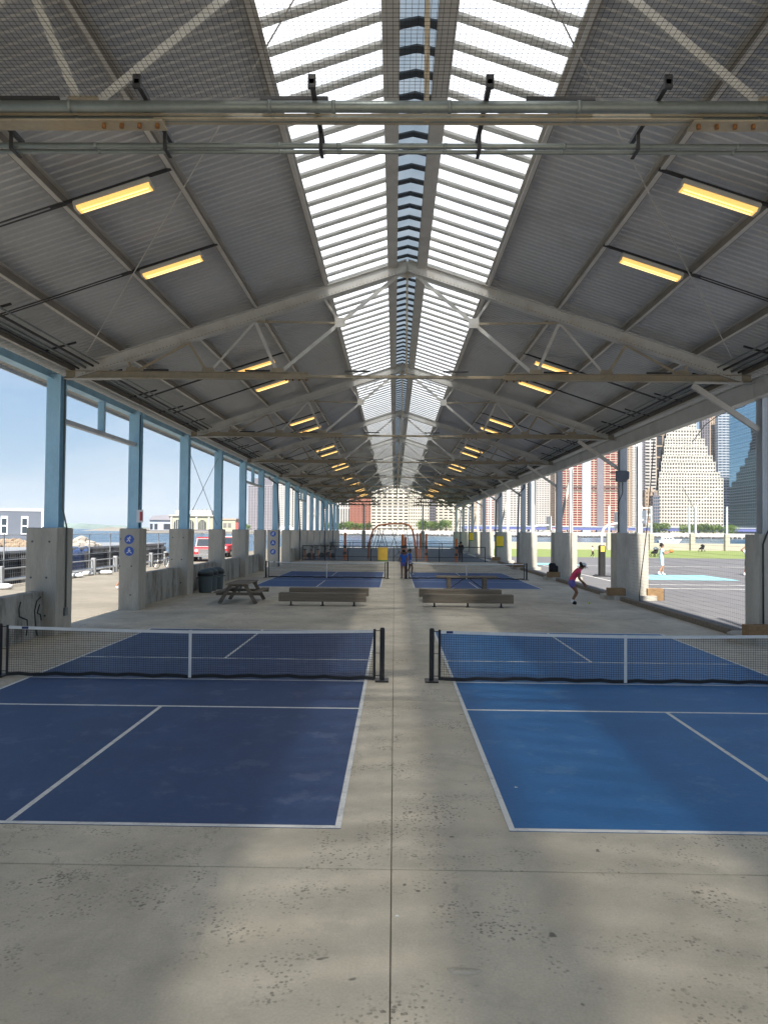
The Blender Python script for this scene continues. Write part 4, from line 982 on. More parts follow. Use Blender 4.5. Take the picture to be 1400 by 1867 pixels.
A, B = span(459, 496, 1040); MB().box(A, B, 1042, 1090, zpx(475, 887, 1040), zpx(475, 872, 1040)).build('crown_storey', 'w_slate', tt, org=O)
# --- ferry terminal with arches, slip building, annex
D = 980
def arch_building():
    X0, X1 = span(311, 388, D); zc_ = zpx(350, 941, D); w_ = X1-X0
    t = thing('ferry_terminal', ((X0+X1)/2, D, BASE), 'cream and green ferry terminal with three great arches', 'terminal'); O = t.location.copy()
    MB().box(X0, X1, D, D+40, BASE+3, zc_).build('wall', 'w_green', t, org=O)
    MB().box(X0-2, X1+2, D-2, D+40, zc_, zc_+2).build('cornice', 'w_cream', t, org=O)
    MB().box(X0, X1, D-.5, D+40, BASE, BASE+3).build('plinth', 'w_slate', t, org=O)
    for i in range(3):
        c = X0+w_*(.17+.29*i); r_ = w_*.09; zb = BASE+3; zs = zc_-r_-5
        m = MB(); pts = [(c-r_, zb)]+[(c-r_*math.cos(math.pi*k/10), zs+r_*math.sin(math.pi*k/10)) for k in range(11)]+[(c+r_, zb)]
        m.prism(pts, 1, D-.35, D+.2); a = m.build('arch_window', 'g_dark', t, org=O)
        for q in (-.5, 0, .5): MB().box(c+q*r_-.35, c+q*r_+.35, D-.7, D-.3, zb, zs+r_*.8).build('mullion', 'w_green', a, org=O)
    for i in range(4):
        c = X0+w_*(.02+.295*i); MB().box(c-1, c+1.6, D-1.3, D+.1, BASE+3, zc_).build('pilaster', 'w_cream', t, org=O)
    z2 = zpx(350, 930, D)
    MB().box(X0+4, X1-3, D+6, D+34, zc_+2, z2).build('attic', 'w_teal', t, org=O)
    for i in range(9):
        x = X0+5+(w_-9)*i/8; MB().box(x-.4, x+.4, D+5.4, D+6, zc_+2, z2+2).build('railing_post', 'w_tan', t, org=O)
arch_building()
X0, X1 = span(272, 312, D)
t = thing('slip_building', ((X0+X1)/2, D, BASE), 'blue grey ferry slip building with wide roof at the water', 'terminal'); O = t.location.copy()
zc_ = zpx(290, 948, D); MB().box(X0, X1, D+2, D+40, BASE+2, zc_).build('wall', 'w_pale', t, org=O)
MB().prism([(X0-1, zc_), (X1+1, zc_), (X1+1, zc_+7), (X0+4, zc_+5.5)], 1, D, D+40).build('roof', 'w_lav', t, org=O)
MB().box(X0, X1, D, D+40, BASE, BASE+2).build('quay', 'w_slate', t, org=O)
for a, b in ((.02, .14), (.22, .36), (.64, .95)): MB().box(X0+(X1-X0)*a, X0+(X1-X0)*b, D+1.6, D+2.2, BASE+3, zc_-5).build('opening', 'g_dark', t, org=O)
X0, X1 = span(388, 437, D)
t = thing('terminal_annex', ((X0+X1)/2, D, BASE), 'low cream annex with red end beside the arched terminal', 'building'); O = t.location.copy()
zc_ = zpx(410, 948, D); MB().box(X0, X1-6, D+2, D+40, BASE, zc_).build('wall', 'w_green', t, org=O); MB().box(X1-6, X1, D+2, D+40, BASE, zc_-3).build('end_wall', 'w_red', t, org=O)
MB().box(X0-1, X1-5, D+1, D+41, zc_, zc_+2).build('roof', 'w_tan', t, org=O)
for a in (.2, .38, .55): MB().box(X0+(X1-X0)*a, X0+(X1-X0)*(a+.12), D+1.7, D+2.2, zc_-10, zc_-4).build('window', 'g_grey', t, org=O)
# --- shore, rocks, viaduct, hills
X0 = span(262, 300, 905)[0]
s_ = MB(); s_.box(X0, 1500, 905, 2200, -3, .2); s_.box(span(470, 300, 810)[0], 1500, 810, 905, -3, .4); tag(s_.build('far_shore', 'shore'), kind='structure')
q = MB(); q.box(span(560, 300, 806)[0], 1500, 806, 812, .0, 3.2); q.box(span(560, 300, 806)[0], 1500, 800, 812, -3, 0.001); tag(q.build('quay_wall', 'w_white'), kind='structure')
rk = MB(); x = span(560, 300, 800)[0]
random.seed(3)
while x < 900: rk.ico((x, 799+random.uniform(-1, 1), -1.9), 1, (random.uniform(2, 4.5), 1.6, random.uniform(1.3, 2.0)), 1, .18); x += random.uniform(3, 6)
tag(rk.build('shore_rocks', 'shore_rock'), 'dark boulders along the far waterline', 'rocks', kind='stuff')
X0 = span(842, 300, 830)[0]
t = thing('viaduct', (X0+300, 830, 0), 'long blue elevated roadway along the far shore', 'viaduct'); O = t.location.copy()
MB().box(X0, 900, 826, 846, 5.6, 8.6).build('deck', 'viaduct', t, org=O)
MB().box(X0, 900, 825.5, 826, 8.6, 9.7).build('parapet', 'w_pale', t, org=O)
x = X0+4
while x < 880: MB().box(x-.6, x+.6, 829, 831, .4, 5.6).build('support', 'viaduct', t, org=O); x += 16
def ridge(name, D, x0, x1, ybase, h, seed, m_, label):
    random.seed(seed); X0, X1 = span(x0, x1, D); n = 60; mb = MB(); top = []; 
    for i in range(n+1):
        f = i/n; e = min(1, f*8, (1-f)*8); top.append((X0+(X1-X0)*f, h*e*(.55+.25*math.sin(f*9+seed)+random.uniform(-.12, .12))))
    mb.sheet([[(x, D-60, -2.7) for x, z in top], [(x, D, z) for x, z in top], [(x, D+160, z*.8) for x, z in top], [(x, D+300, -2.7) for x, z in top]])
    return tag(mb.build(name, m_), kind='structure')
ridge('hill', 5200, -250, 300, 0, 42, 2, 'hill', '')
ridge('hill', 6500, -600, 520, 0, 30, 5, 'hill', '')
ridge('low_island', 1500, 168, 262, 0, 5.5, 4, 'shore', '')
# trees
def tree_mesh(seed, hh, rr):
    random.seed(seed); c = MB()
    lobes = [(random.uniform(-.55, .55)*rr, random.uniform(-.5, .5)*rr, hh*random.uniform(.45, .8), rr*random.uniform(.38, .62)) for _ in range(9)]
    for i in range(620):
        lx, ly, lz, lr = random.choice(lobes)
        d = Vector((random.gauss(0, 1), random.gauss(0, 1), random.gauss(0, 1))).normalized()*lr*random.uniform(.65, 1.08)
        p = Vector((lx, ly, lz))+d; a = Vector((random.gauss(0, 1), random.gauss(0, 1), random.gauss(0, 1))).normalized(); b = a.orthogonal().normalized(); s_ = random.uniform(.25, .55)
        n = len(c.v); c.v += [p-a*s_, p+b*s_*.7, p+a*s_, p-b*s_*.7]; c.f.append([n, n+1, n+2, n+3])
    tk = MB(); tk.tube([(0, 0, 0), (.1, 0, hh*.3), (-.05, .1, hh*.6)], [.35, .26, .12], 7)
    for k in range(4):
        a = k*1.6; tk.tube([(0, 0, hh*.3), (math.cos(a)*rr*.5, math.sin(a)*rr*.5, hh*.62)], [.16, .05], 5)
    return c, tk
TREES = []
for i in range(3):
    c, tk = tree_mesh(20+i, 10, 4.6); me = c.mesh('crown', (0, 0, 0), False); TREES.append((me, tk.mesh('trunk')))
    TREES[-1][1].materials.append(MATS['trunk']); me.materials.append(MATS['leaf' if i != 1 else 'leaf_dark'])
def tree(x, D, z, sc, i, label, group):
    X = span(x, x, D)[0]; t = thing('shore_tree', (X, D, z), label, 'tree', group, random.uniform(0, 6)); t.scale = (sc, sc, sc)
    inst('crown', TREES[i % 3][0], t); inst('trunk', TREES[i % 3][1], t)
random.seed(11)
for i, x in enumerate([597, 605, 613, 620, 627, 634, 641, 648, 655, 663, 671]): tree(x, 822+random.uniform(0, 8), .4, random.uniform(.95, 1.25), i, 'light green tree along the far quay by the brick block', 'trees before the brick block')
for i, x in enumerate([766, 775, 785, 794, 803, 813]): tree(x, 860+random.uniform(0, 8), .4, random.uniform(1.3, 1.6), i, 'rounded green tree before the cream grid blocks', 'trees before the cream blocks')
for i, x in enumerate([1192, 1202, 1212, 1247, 1256, 1266, 1275, 1284, 1294, 1304, 1314, 1328, 1338]): tree(x, 812+random.uniform(0, 5), .4, random.uniform(1.15, 1.45), i, 'dark green tree at the foot of the stepped tower', 'trees before the stepped tower')
for i, x in enumerate([441, 446, 452]): tree(x, 912, .2, random.uniform(.7, 1.0), i, 'small green tree beside the terminal annex', 'trees beside the annex')
# white tents
for x, s_ in ((515, 1.0), (527, 1.1)):
    X = span(x, x, 915)[0]; m = MB(); m.smooth = True; m.lathe([(5.5*s_, 0), (5.3*s_, 3), (4.2*s_, 5.5), (2, 7), (.1, 7.6)], (X, 915, .2), 16); tag(m.build('dome_tent', 'white_paint'), 'white domed tent on the shore below the gridded tower', 'tent', 'white tents on the shore')
# yacht
Yb = 426; c = px(1220, 990, Yb)
t = thing('motor_yacht', (c.x, Yb, -2.6), 'white motor yacht moored before the stepped tower', 'yacht')
m = MB(); m.quadbox([(-6, -1.6, -.3), (4.5, -1.2, -.3), (4.5, 1.2, -.3), (-6, 1.6, -.3), (-6.6, -2, 1.5), (6.8, -.5, 2.0), (6.8, .5, 2.0), (-6.6, 2, 1.5)]); m.build('hull', 'white_paint', t)
m = MB(); m.quadbox([(-4.5, -1.5, 1.6), (2.8, -1.3, 1.7), (2.8, 1.3, 1.7), (-4.5, 1.5, 1.6), (-4.2, -1.3, 3.3), (1.4, -1.1, 3.3), (1.4, 1.1, 3.3), (-4.2, 1.3, 3.3)]); cb = m.build('cabin', 'white_paint', t)
for x in (-3.4, -1.8, -.2): MB().box(x, x+1.1, -1.52, -1.42, 2.2, 2.8).build('window', 'glass_car', cb)
m = MB(); m.quadbox([(-3.4, -1, 3.3), (-.2, -.9, 3.3), (-.2, .9, 3.3), (-3.4, 1, 3.3), (-3.2, -.9, 4.5), (-1, -.8, 4.5), (-1, .8, 4.5), (-3.2, .9, 4.5)]); m.build('flybridge', 'white_paint', t)
MB().tube([(-2, 0, 4.5), (-2, 0, 6.2)], .05, 6).build('mast', 'white_paint', t)
# ================================================================== pier end: wall, old column stubs
tag(MB().bbox(10.7, 95, 121.6, 122.3, -.011, 1.12, .03).build('end_wall', 'seawall'), 'low cream concrete wall closing the turf at the pier end', 'wall')
for i, x in enumerate((973, 1039, 1110, 1187, 1262, 1325)):
    c = px(x, 1000, 121.2); t = thing('old_column', (c.x, 121.2, -.01), 'pale steel post on a concrete stub by the end wall', 'post', 'old posts along the end wall')
    if x == 1262: t['label'] = 'pale steel post with forked wires by the end wall'; del t['group']
    MB().bbox(-.36, .36, -.36, .36, 0, 2.7, .03).build('stub', 'seawall', t)
    for dx in ((-.0,) if x != 1262 else (-.5, .5)): MB().box(dx-.13, dx+.13, -.13, .13, 2.7, 7.1).build('post', 'col_pale', t)
    if x == 1262:
        for a, b in ((-1.6, 10.3), (4.2, 10.2)): m = MB(); m.tube([(.2, 0, 6.9), (a, 0, b)], .05, 6); m.build('fork_wire', 'galv', t)
    if x == 1187:
        t['label'] = 'pale ladder-like steel frame on a concrete stub by the end wall'; del t['group']
        MB().box(-1.65, -1.4, -.12, .12, 0, 7.1).build('post', 'white_paint', t)
        for z in (6.8, 5.6): MB().box(-1.39, -.135, -.06, .06, z-.1, z+.1).build('rung', 'white_paint', t)
# railings at the far end of the shed and dark fence round the fitness area
def railing(y, x0, x1, h, n, label, m_='black_steel', infill=True):
    t = thing('railing', ((x0+x1)/2, y, 0), label, 'fence'); O = t.location.copy()
    MB().tube([(x0, y, h), (x1, y, h)], .035, 8).build('top_rail', m_, t, org=O)
    MB().tube([(x0, y, h*.30), (x1, y, h*.30)], .022, 6).build('lower_rail', m_, t, org=O)
    for i in range(n+1):
        x = x0+(x1-x0)*i/n; MB().box(x-.035, x+.035, y-.035, y+.035, 0, h).build('post', m_, t, org=O)
    if infill:
        f = MB(); z = .1
        while z < h-.1: f.tube([(x0, y, z), (x1, y, z)], .004, 3, False); z += .06
        x = x0
        while x < x1: f.tube([(x, y, .06), (x, y, h)], .004, 3, False); x += .06
        tag(f.build('wire_infill', 'fence_grey', t, org=O, fix=False), kind='stuff')
railing(66.2, -8.1, 8.0, 1.32, 8, 'dark mesh fence in front of the orange fitness rig')
railing(113.4, -8.4, 9.0, 1.15, 8, 'grey railing at the open far end of the shed', 'fence_grey')
railing(100.0, -8.4, 8.8, 1.1, 7, 'dark rail behind the orange fitness rig', 'black_steel')
# ================================================================== fitness equipment
def post_(x, ytop, Y, w_, label, extra=0):
    X = px(x, 1000, Y).x; z = zpx(x, ytop, Y); t = thing('fitness_post', (X, Y, .006), label, 'post')
    MB().tube([(0, 0, 0), (0, 0, z-.1), (0, 0, z)], [w_, w_, w_*.7], 10).build('upright', 'orange', t)
    MB().bbox(-w_*1.8, w_*1.8, -w_*1.8, w_*1.8, 0, .05, .01).build('foot_plate', 'orange', t)
    for z_ in (.5, 1.1): MB().bbox(-w_*1.3, w_*1.3, -w_*1.3, -w_*.6, z_, z_+.25, .02).build('step', 'black_steel', t)
    MB().bbox(-w_*1.6, w_*1.6, -.05, .05, .2, .8, .02).build('info_panel', 'orange', t)
post_(629, 971, 68.5, .11, 'single stout orange fitness post near the exercise bikes')
post_(734, 974, 69, .13, 'thick orange fitness post under the arch')
post_(739, 979, 71, .12, 'second orange fitness post just behind the thick one')
post_(777, 973, 68.2, .09, 'slim orange fitness post right of the arch')
post_(832, 982, 67.4, .10, 'orange fitness post next to the person in black')
t = thing('climbing_arch', (.2, 72, .006), 'orange arched climbing rig with black ladders and ropes', 'fitness rig'); O = t.location.copy()
ar = [px(671, 1024, 72), px(674, 985, 72), px(680, 966, 72), px(690, 957.5, 72), px(712, 955, 72), px(735, 955, 72), px(746, 957.5, 72), px(752, 966, 72), px(756, 985, 72), px(759, 1024, 72)]
ar[0].z = ar[-1].z = .006
for dy in (0, 1.1):
    m = MB(); m.smooth = True; m.tube([p+Vector((0, dy, 0)) for p in ar], .075, 10); m.build('arch_tube', 'orange', t, org=O)
for a, b in zip(ar[2:-2], ar[3:-1]):
    for f in (.25, .75): p = a.lerp(b, f); MB().tube([p, p+Vector((0, 1.1, 0))], .03, 6).build('rung', 'orange', t, org=O)
for x in (761, 766): p = px(x, 972, 72); MB().tube([(p.x, 72, .006), (p.x, 72, p.z)], .075, 8).build('upright', 'orange', t, org=O)
for a, b in (((712, 958), (728, 1010)), ((727, 958), (708, 1010)), ((690, 962), (690, 1016)), ((686, 965), (667, 1000)), ((684, 966), (672, 1004)), ((690, 966), (678, 1004)), ((694, 966), (684, 1004)), ((700, 966), (690, 1004)), ((692, 966), (702, 998)), ((697, 966), (707, 998)), ((740, 960), (748, 1008)), ((690, 963.5), (748, 963.5)), ((728, 1005), (716, 1018)), ((736, 960), (741, 1000))):
    MB().tube([px(*a, 72.5), px(*b, 72.5)], .028, 6).build('bar', 'black_steel', t, org=O)
def ex_bike(x, Y, rz, label):
    X = px(x, 1000, Y).x; t = thing('exercise_bike', (X, Y, .006), label, 'exercise bike', None, rz)
    MB().box(-.5, .5, -.05, .05, 0, .05).build('base', 'black_steel', t); m = MB(); m.tube([(-.25, 0, .05), (-.3, 0, .85)], .05, 8); m.build('seat_post', 'orange', t)
    m = MB(); m.ico((-.3, 0, .9), 1, (.17, .11, .06), 2); m.build('saddle', 'black_steel', t)
    m = MB(); m.tube([(.3, 0, .05), (.42, 0, 1.15)], .05, 8); m.build('front_post', 'black_steel', t)
    m = MB(); m.tube([(.3, -.28, 1.25), (.42, -.2, 1.15), (.42, .2, 1.15), (.3, .28, 1.25)], .025, 6); m.build('handlebar', 'black_steel', t)
    m = MB(); m.prism([(.25*math.cos(k*.449)+.1, .25*math.sin(k*.449)+.36) for k in range(14)], 1, -.05, .05); w_ = m.build('flywheel', 'black_steel', t)
    for s in (-1, 1): MB().box(.05+s*.12, .2+s*.12, s*.06-.05, s*.06+.05, .3, .34).build('pedal', 'black_steel', w_)
for i, (x, Y, rz) in enumerate(((562, 69, .4), (571, 68, 1.2), (585, 70, -.4), (597, 73, .9), (606, 69.5, -.7))):
    ex_bike(x, Y, rz, ('orange exercise bike at the end of the dark fence', 'orange exercise bike facing the courts beside the far piers', 'orange exercise bike in the middle of the row', 'orange exercise bike set furthest back in the row', 'orange exercise bike closest to the stout orange post')[i])
# ================================================================== basketball hoops
def hoop(X, Y, side, arm_z, reach, label, pad=True):
    t = thing('basketball_hoop', (X, Y, -.018), label, 'hoop'); s = side
    pts = [(0, 0, 0), (0, 0, arm_z-.7)]+[(s*.7*(1-math.cos(a)), 0, arm_z-.7+.7*math.sin(a)) for a in (R(30), R(60), R(90))]+[(s*reach, 0, arm_z+.02)]
    m = MB(); m.smooth = True; m.tube(pts, .075, 12); m.build('gooseneck_pole', 'white_paint', t)
    if pad:
        p = MB(); p.bbox(-.19, .19, -.19, .19, .05, 1.95, .06); pd = p.build('pole_pad', 'backpack', t); MB().bbox(-.12, .12, -.194, -.19, 1.55, 1.9, .001).build('pad_label', 'amber', pd)
        MB().bbox(-.5, .5, -.3, .3, 0, .06, .02).build('base_pad', 'backpack', t)
    bx = s*reach
    m = MB(); m.box(bx-.02, bx+.02, -.9, .9, arm_z-.35, arm_z+.75); bb = m.build('backboard', 'glass_car' if False else 'white_paint', t)
    rz_ = arm_z-.2; cx_ = bx+s*.38
    ring = [(cx_+.225*math.cos(2*math.pi*k/16), .225*math.sin(2*math.pi*k/16), rz_) for k in range(17)]
    m = MB(); m.tube(ring, .02, 6); m.build('rim', 'orange', t)
    m = MB()
    for k in range(12):
        a = 2*math.pi*k/12; b = a+.5
        m.tube([(cx_+.22*math.cos(a), .22*math.sin(a), rz_), (cx_+.13*math.cos(b), .13*math.sin(b), rz_-.42)], .008, 3); m.tube([(cx_+.22*math.cos(a), .22*math.sin(a), rz_), (cx_+.13*math.cos(a-.5), .13*math.sin(a-.5), rz_-.42)], .008, 3)
    tag(m.build('net', 'tape_white', t), kind='stuff')
    MB().beam((s*.8, 0, arm_z-.5), (bx, 0, arm_z-.2), .05, .05).build('brace', 'galv', t)
hoop(px(1097, 1000, 47).x, 47, 1, 3.28, 1.05, 'basketball hoop with padded gooseneck pole beside the court edge')
hoop(px(966, 1000, 60).x, 60, 1, 3.25, 1.5, 'basketball hoop with white gooseneck arm beyond the backpack', False)
hoop(px(1160, 1000, 62).x, 62, 1, 3.85, .55, 'basketball hoop with orange rim in front of the pale ladder frame', False)
# electrical box on the right column
y = ck(2)-.32; c = px(1131, 868, y)
t = thing('electrical_box', (c.x, y, c.z-.24), 'blue grey electrical box strapped to the pale column', 'box')
MB().prism([(-.2, 0), (.2, 0), (.2, .45), (-.2, .45)], 1, -.16, 0).build('cabinet', 'container', t)
MB().prism([(.201, .05), (.32, .12), (.32, .4), (.201, .45)], 1, -.14, -.01).build('side_hood', 'container', t)
for z in (.08, .36): MB().box(-.45, -.201, -.06, -.03, z, z+.03).build('strap', 'black_steel', t)
cable('conduit_pipe', [(c.x+.08, y-.03, c.z-.24), (c.x+.08, y-.03, c.z-.7), (c.x-.1, y-.03, c.z-1.1), (c.x-.1, y-.03, 2.72)], .018, 'black_steel', 'dark conduit running down from the blue grey electrical box')
y = ck(0)-.24
cable('conduit_pipe', [(9.42, y, 6.2), (9.42, y, 2.95), (9.25, y-.1, 2.72), (9.14, ck(0)-.37, 2.45), (9.14, ck(0)-.37, .3)], .022, 'black_steel', 'dark conduit down the nearest right column and pier')
Yc_ = ck(0)+3
cable('hanging_cable', [px(1262, 806, Yc_+4), px(1285, 775, Yc_+2.6), px(1310, 757, Yc_+1.8), px(1338, 746, Yc_+1), px(1356, 741, Yc_+.4), px(1372, 722, Yc_-1), px(1384, 706, Yc_-2)], .012, 'black_steel', 'loose black cable drooping below the eave at the nearest right column', 'cable')
# ================================================================== left side outside
def lp(x, y, Y): return px(x, y, Y)
fence = thing('wire_fence', (-17.8, 60, -.012), 'tall galvanised wire fence along the pier edge', 'fence'); O = fence.location.copy()
for z in (2.35, 1.2): MB().tube([(-17.8, 18, z), (-17.8, 112, z)], .025, 6).build('rail', 'fence_grey', fence, org=O)
for i in range(30): y = 18+i*3.2; MB().tube([(-17.8, y, -.012), (-17.8, y, 2.42)], .03, 6).build('post', 'fence_grey', fence, org=O)
f = MB()
for j in range(12): f.tube([(-17.79, 18, .2+j*.18), (-17.79, 112, .2+j*.18)], .004, 3, False)
y = 18
while y < 70: f.tube([(-17.79, y, .0), (-17.79, y, 2.35)], .004, 3, False); y += .2
tag(f.build('wire', 'fence_grey', fence, org=O, fix=False), kind='stuff')
gr = thing('guard_rail', (-17.3, 50, -.012), 'low steel guard rail with stout square posts before the wire fence', 'railing'); O = gr.location.copy()
for i in range(18):
    y = 26+i*3.4; MB().bbox(-17.42, -17.18, y-.12, y+.12, -.012, .98, .02).build('post', 'fence_grey', gr, org=O)
    MB().tube([(-17.3, y, .35), (-17.3, y+3.4, .35)], .06, 8).build('rail', 'white_paint', gr, org=O)
    MB().tube([(-17.3, y, .85), (-17.3, y+3.4, .85)], .03, 8).build('rail', 'fence_grey', gr, org=O)
t = thing('barge', (-30, 48, -3), 'dark rusty work barge moored beyond the wire fence', 'barge'); O = t.location.copy()
m = MB(); m.quadbox([(-41, 34, -3.2), (-20.6, 33, -3.2), (-20.6, 64, -3.2), (-41, 64, -3.2), (-41.5, 31, 1.35), (-20, 30.5, 1.35), (-20, 65, 1.35), (-41.5, 65, 1.35)]); m.build('hull', 'hull', t, org=O)
MB().box(-41.6, -19.9, 30.3, 65.2, 1.351, 1.47).build('deck_edge', 'fence_grey', t, org=O)
for i in range(9): y = 32+i*4; MB().tube([(-19.85, y, -2.2), (-19.85, y, 1.2)], .3, 8).build('fender', 'tyre', t, org=O)
def pile(x, y, z, sx, sy, sz, n, seed, label, m_='rubble'):
    random.seed(seed); mb = MB()
    for i in range(n):
        a = random.uniform(0, 6.3); q = random.random()**.6; h = (1-q)*sz
        mb.ico((x+math.cos(a)*sx*q, y+math.sin(a)*sy*q, z+h*random.uniform(.3, 1)), random.uniform(.18, .42), (1, random.uniform(.6, 1.2), random.uniform(.5, .9)), 1, .2)
    return tag(mb.build('rubble_pile', m_), label, 'rubble', kind='stuff')
pile(-24.6, 47.5, 1.47, 1.4, 1.4, .55, 90, 5, 'heap of brown rubble on the barge by the office container')
pile(-21.6, 36.5, 1.47, 1.5, 1.6, .5, 70, 6, 'low rusty heap of rubble at the barge corner', 'rubble')
c = px(36, 990, 58)
t = thing('site_office', (c.x-1.2, 58, 1.47), 'blue grey site office container with white trim on the barge', 'container')
MB().box(-3.0, 3.0, 0, 2.4, .05, 2.5).build('body', 'container', t)
MB().box(-3.05, 3.05, -.05, 2.45, 2.5, 2.68).build('roof_trim', 'white_paint', t); MB().box(-3.05, 3.05, -.05, 2.45, 0, .12).build('base_trim', 'white_paint', t)
for x in (-3.05, -1.35, 2.87): MB().box(x, x+.18, -.04, .0, .121, 2.499).build('corner_post', 'white_paint', t)
for x in (-.3, 1.3):
    wd = MB().box(x, x+.55, -.05, -.001, .65, 2.1).build('window', 'white_paint', t)
    for zz in (.88, 1.5): MB().box(x+.08, x+.47, -.06, -.051, zz-.1, zz+.42).build('pane', 'glass_car', wd)
tp = MB(); rows = []
for k in range(8):
    z = 1.5-k*.32; rows.append([(-19.78+.10*math.sin(y_*2.3+k*.4)-(.25 if k == 0 else 0), 42.5+y_*.5, z+.06*math.sin(y_*1.7)) for y_ in range(13)])
tp.smooth = True; tp.sheet(rows); to_ = tp.build('blue_tarp', 'tarp_blue'); tag(to_, 'creased blue tarp hanging down the side of the barge', 'tarp')
sm_ = to_.modifiers.new('thick', 'SOLIDIFY'); sm_.thickness = .02
mat('rubble_pale', (.34, .31, .27), .95, var=.3, scale=2, bump=.5)
pile(-21.2, 50.5, 1.47, 1.1, 1.3, .6, 90, 8, 'pale rubble heap on the barge above the blue tarp', 'rubble_pale')
random.seed(9)
for i, (x, y) in enumerate(((138, 1053), (156, 1049), (192, 1047), (6, 1074), (100, 1058))):
    c = pg(x, y); m = MB(); m.smooth = True; m.ico((c.x, c.y, .11), 1, (.45, .3, .14), 2, .12); tag(m.build('sandbag', 'white_cloth'), 'slumped white sandbag at the foot of the guard rail', 'sandbag', 'sandbags along the guard rail')
# bicycle
def bicycle(c, rz, label):
    t = thing('bicycle', c, label, 'bicycle', None, rz)
    for x in (-.52, .52):
        m = MB(); m.tube([(x+.33*math.cos(2*math.pi*k/20), 0, .35+.33*math.sin(2*math.pi*k/20)) for k in range(21)], .022, 6, False); w_ = m.build('wheel', 'tyre', t)
        for k in range(6): a = math.pi*k/6; MB().tube([(x-.32*math.cos(a), 0, .35-.32*math.sin(a)), (x+.32*math.cos(a), 0, .35+.32*math.sin(a))], .003, 3).build('spoke', 'chrome', w_)
    m = MB()
    for a, b in (((-.52, .35), (-.1, .32)), ((-.52, .35), (-.2, .78)), ((-.1, .32), (-.24, .9)), ((-.1, .32), (.36, .78)), ((-.2, .78), (.36, .85)), ((.52, .35), (.34, 1.0))): m.tube([(a[0], 0, a[1]), (b[0], 0, b[1])], .018, 6)
    m.build('frame', 'black_steel', t); m = MB(); m.ico((-.25, 0, .95), 1, (.14, .07, .035), 2); m.build('saddle', 'backpack', t)
    m = MB(); m.tube([(.28, -.3, 1.02), (.36, -.1, 1.03), (.36, .1, 1.03), (.28, .3, 1.02)], .016, 6); m.build('handlebar', 'black_steel', t)
    m = MB(); m.bbox(.4, .72, -.18, .18, .78, 1.05, .02); m.build('basket', 'backpack', t)
c = pg(296, 1036); bicycle((c.x, c.y, -.012), R(60), 'dark parked bicycle with front basket beyond the low wall')
# red vehicles
def suv(c, rz, label, roofm):
    t = thing('parked_truck', c, label, 'truck', None, rz)     # front faces -Y
    m = MB(); m.prism([(-2.2, .45), (2.2, .5), (2.2, 1.15), (-.9, 1.2), (-2.15, 1.12), (-2.25, .8)], 0, -.92, .92); b = m.build('body', 'red_paint', t)
    m = MB(); m.quadbox([(-.82, -.8, 1.2), (.82, -.8, 1.2), (.82, 2.1, 1.16), (-.82, 2.1, 1.16), (-.72, -.35, 1.95), (.72, -.35, 1.95), (.72, 2.0, 1.95), (-.72, 2.0, 1.95)]); cb = m.build('cabin', 'red_paint', t)
    MB().box(-.74, .74, -.38, 2.02, 1.951, 2.02).build('roof', roofm, cb)
    m = MB(); m.quadbox([(-.74, -.78, 1.26), (.74, -.78, 1.26), (.74, -.72, 1.26), (-.74, -.72, 1.26), (-.66, -.42, 1.88), (.66, -.42, 1.88), (.66, -.36, 1.88), (-.66, -.36, 1.88)]); m.build('windshield', 'glass_car', cb)
    for s in (-1, 1):
        m = MB(); m.quadbox([(s*.80, -.5, 1.3), (s*.83, -.5, 1.3), (s*.83, 1.8, 1.3), (s*.80, 1.8, 1.3), (s*.73, -.25, 1.85), (s*.76, -.25, 1.85), (s*.76, 1.8, 1.85), (s*.73, 1.8, 1.85)]); m.build('side_window', 'glass_car', cb)
        m = MB(); m.lathe([(.13, 0), (.13, .05), (.08, .07)], (0, 0, 0), 12)
        for i in range(len(m.v)): q = m.v[i]; m.v[i] = Vector((s*.68+q.x, -2.2-q.z, .92+q.y))
        m.build('headlight', 'white_paint', t)
        for yy in (-1.4, 1.35):
            m = MB()
            for i_, (r_, z) in enumerate(((.30, 0), (.37, .03), (.37, .22), (.30, .25))): pass
            m.lathe([(.30, 0), (.38, .03), (.38, .22), (.30, .25)], (0, 0, 0), 18)
            for i in range(len(m.v)): q = m.v[i]; m.v[i] = Vector((s*(.70+q.z), yy+q.x, .38+q.y))
            w_ = m.build('wheel', 'tyre', t); m = MB(); m.lathe([(.2, 0), (.2, .02)], (0, 0, 0), 12)
            for i in range(len(m.v)): q = m.v[i]; m.v[i] = Vector((s*(.951+q.z), yy+q.x, .38+q.y))
            m.build('rim', 'chrome', w_)
    MB().box(-.5, .5, -2.29, -2.23, .62, 1.05).build('grille', 'chrome', t); MB().bbox(-.95, .95, -2.42, -2.26, .42, .62, .02).build('bumper', 'chrome', t)
c = pg(367, 1024); suv((c.x-.2, c.y+2.2, -.012), R(12), 'red pickup with chrome grille parked beyond the bins', 'red_paint')
c = pg(413, 1016); suv((c.x-.4, c.y+2.2, -.012), R(-10), 'red off-road vehicle with white roof parked further along', 'white_paint')

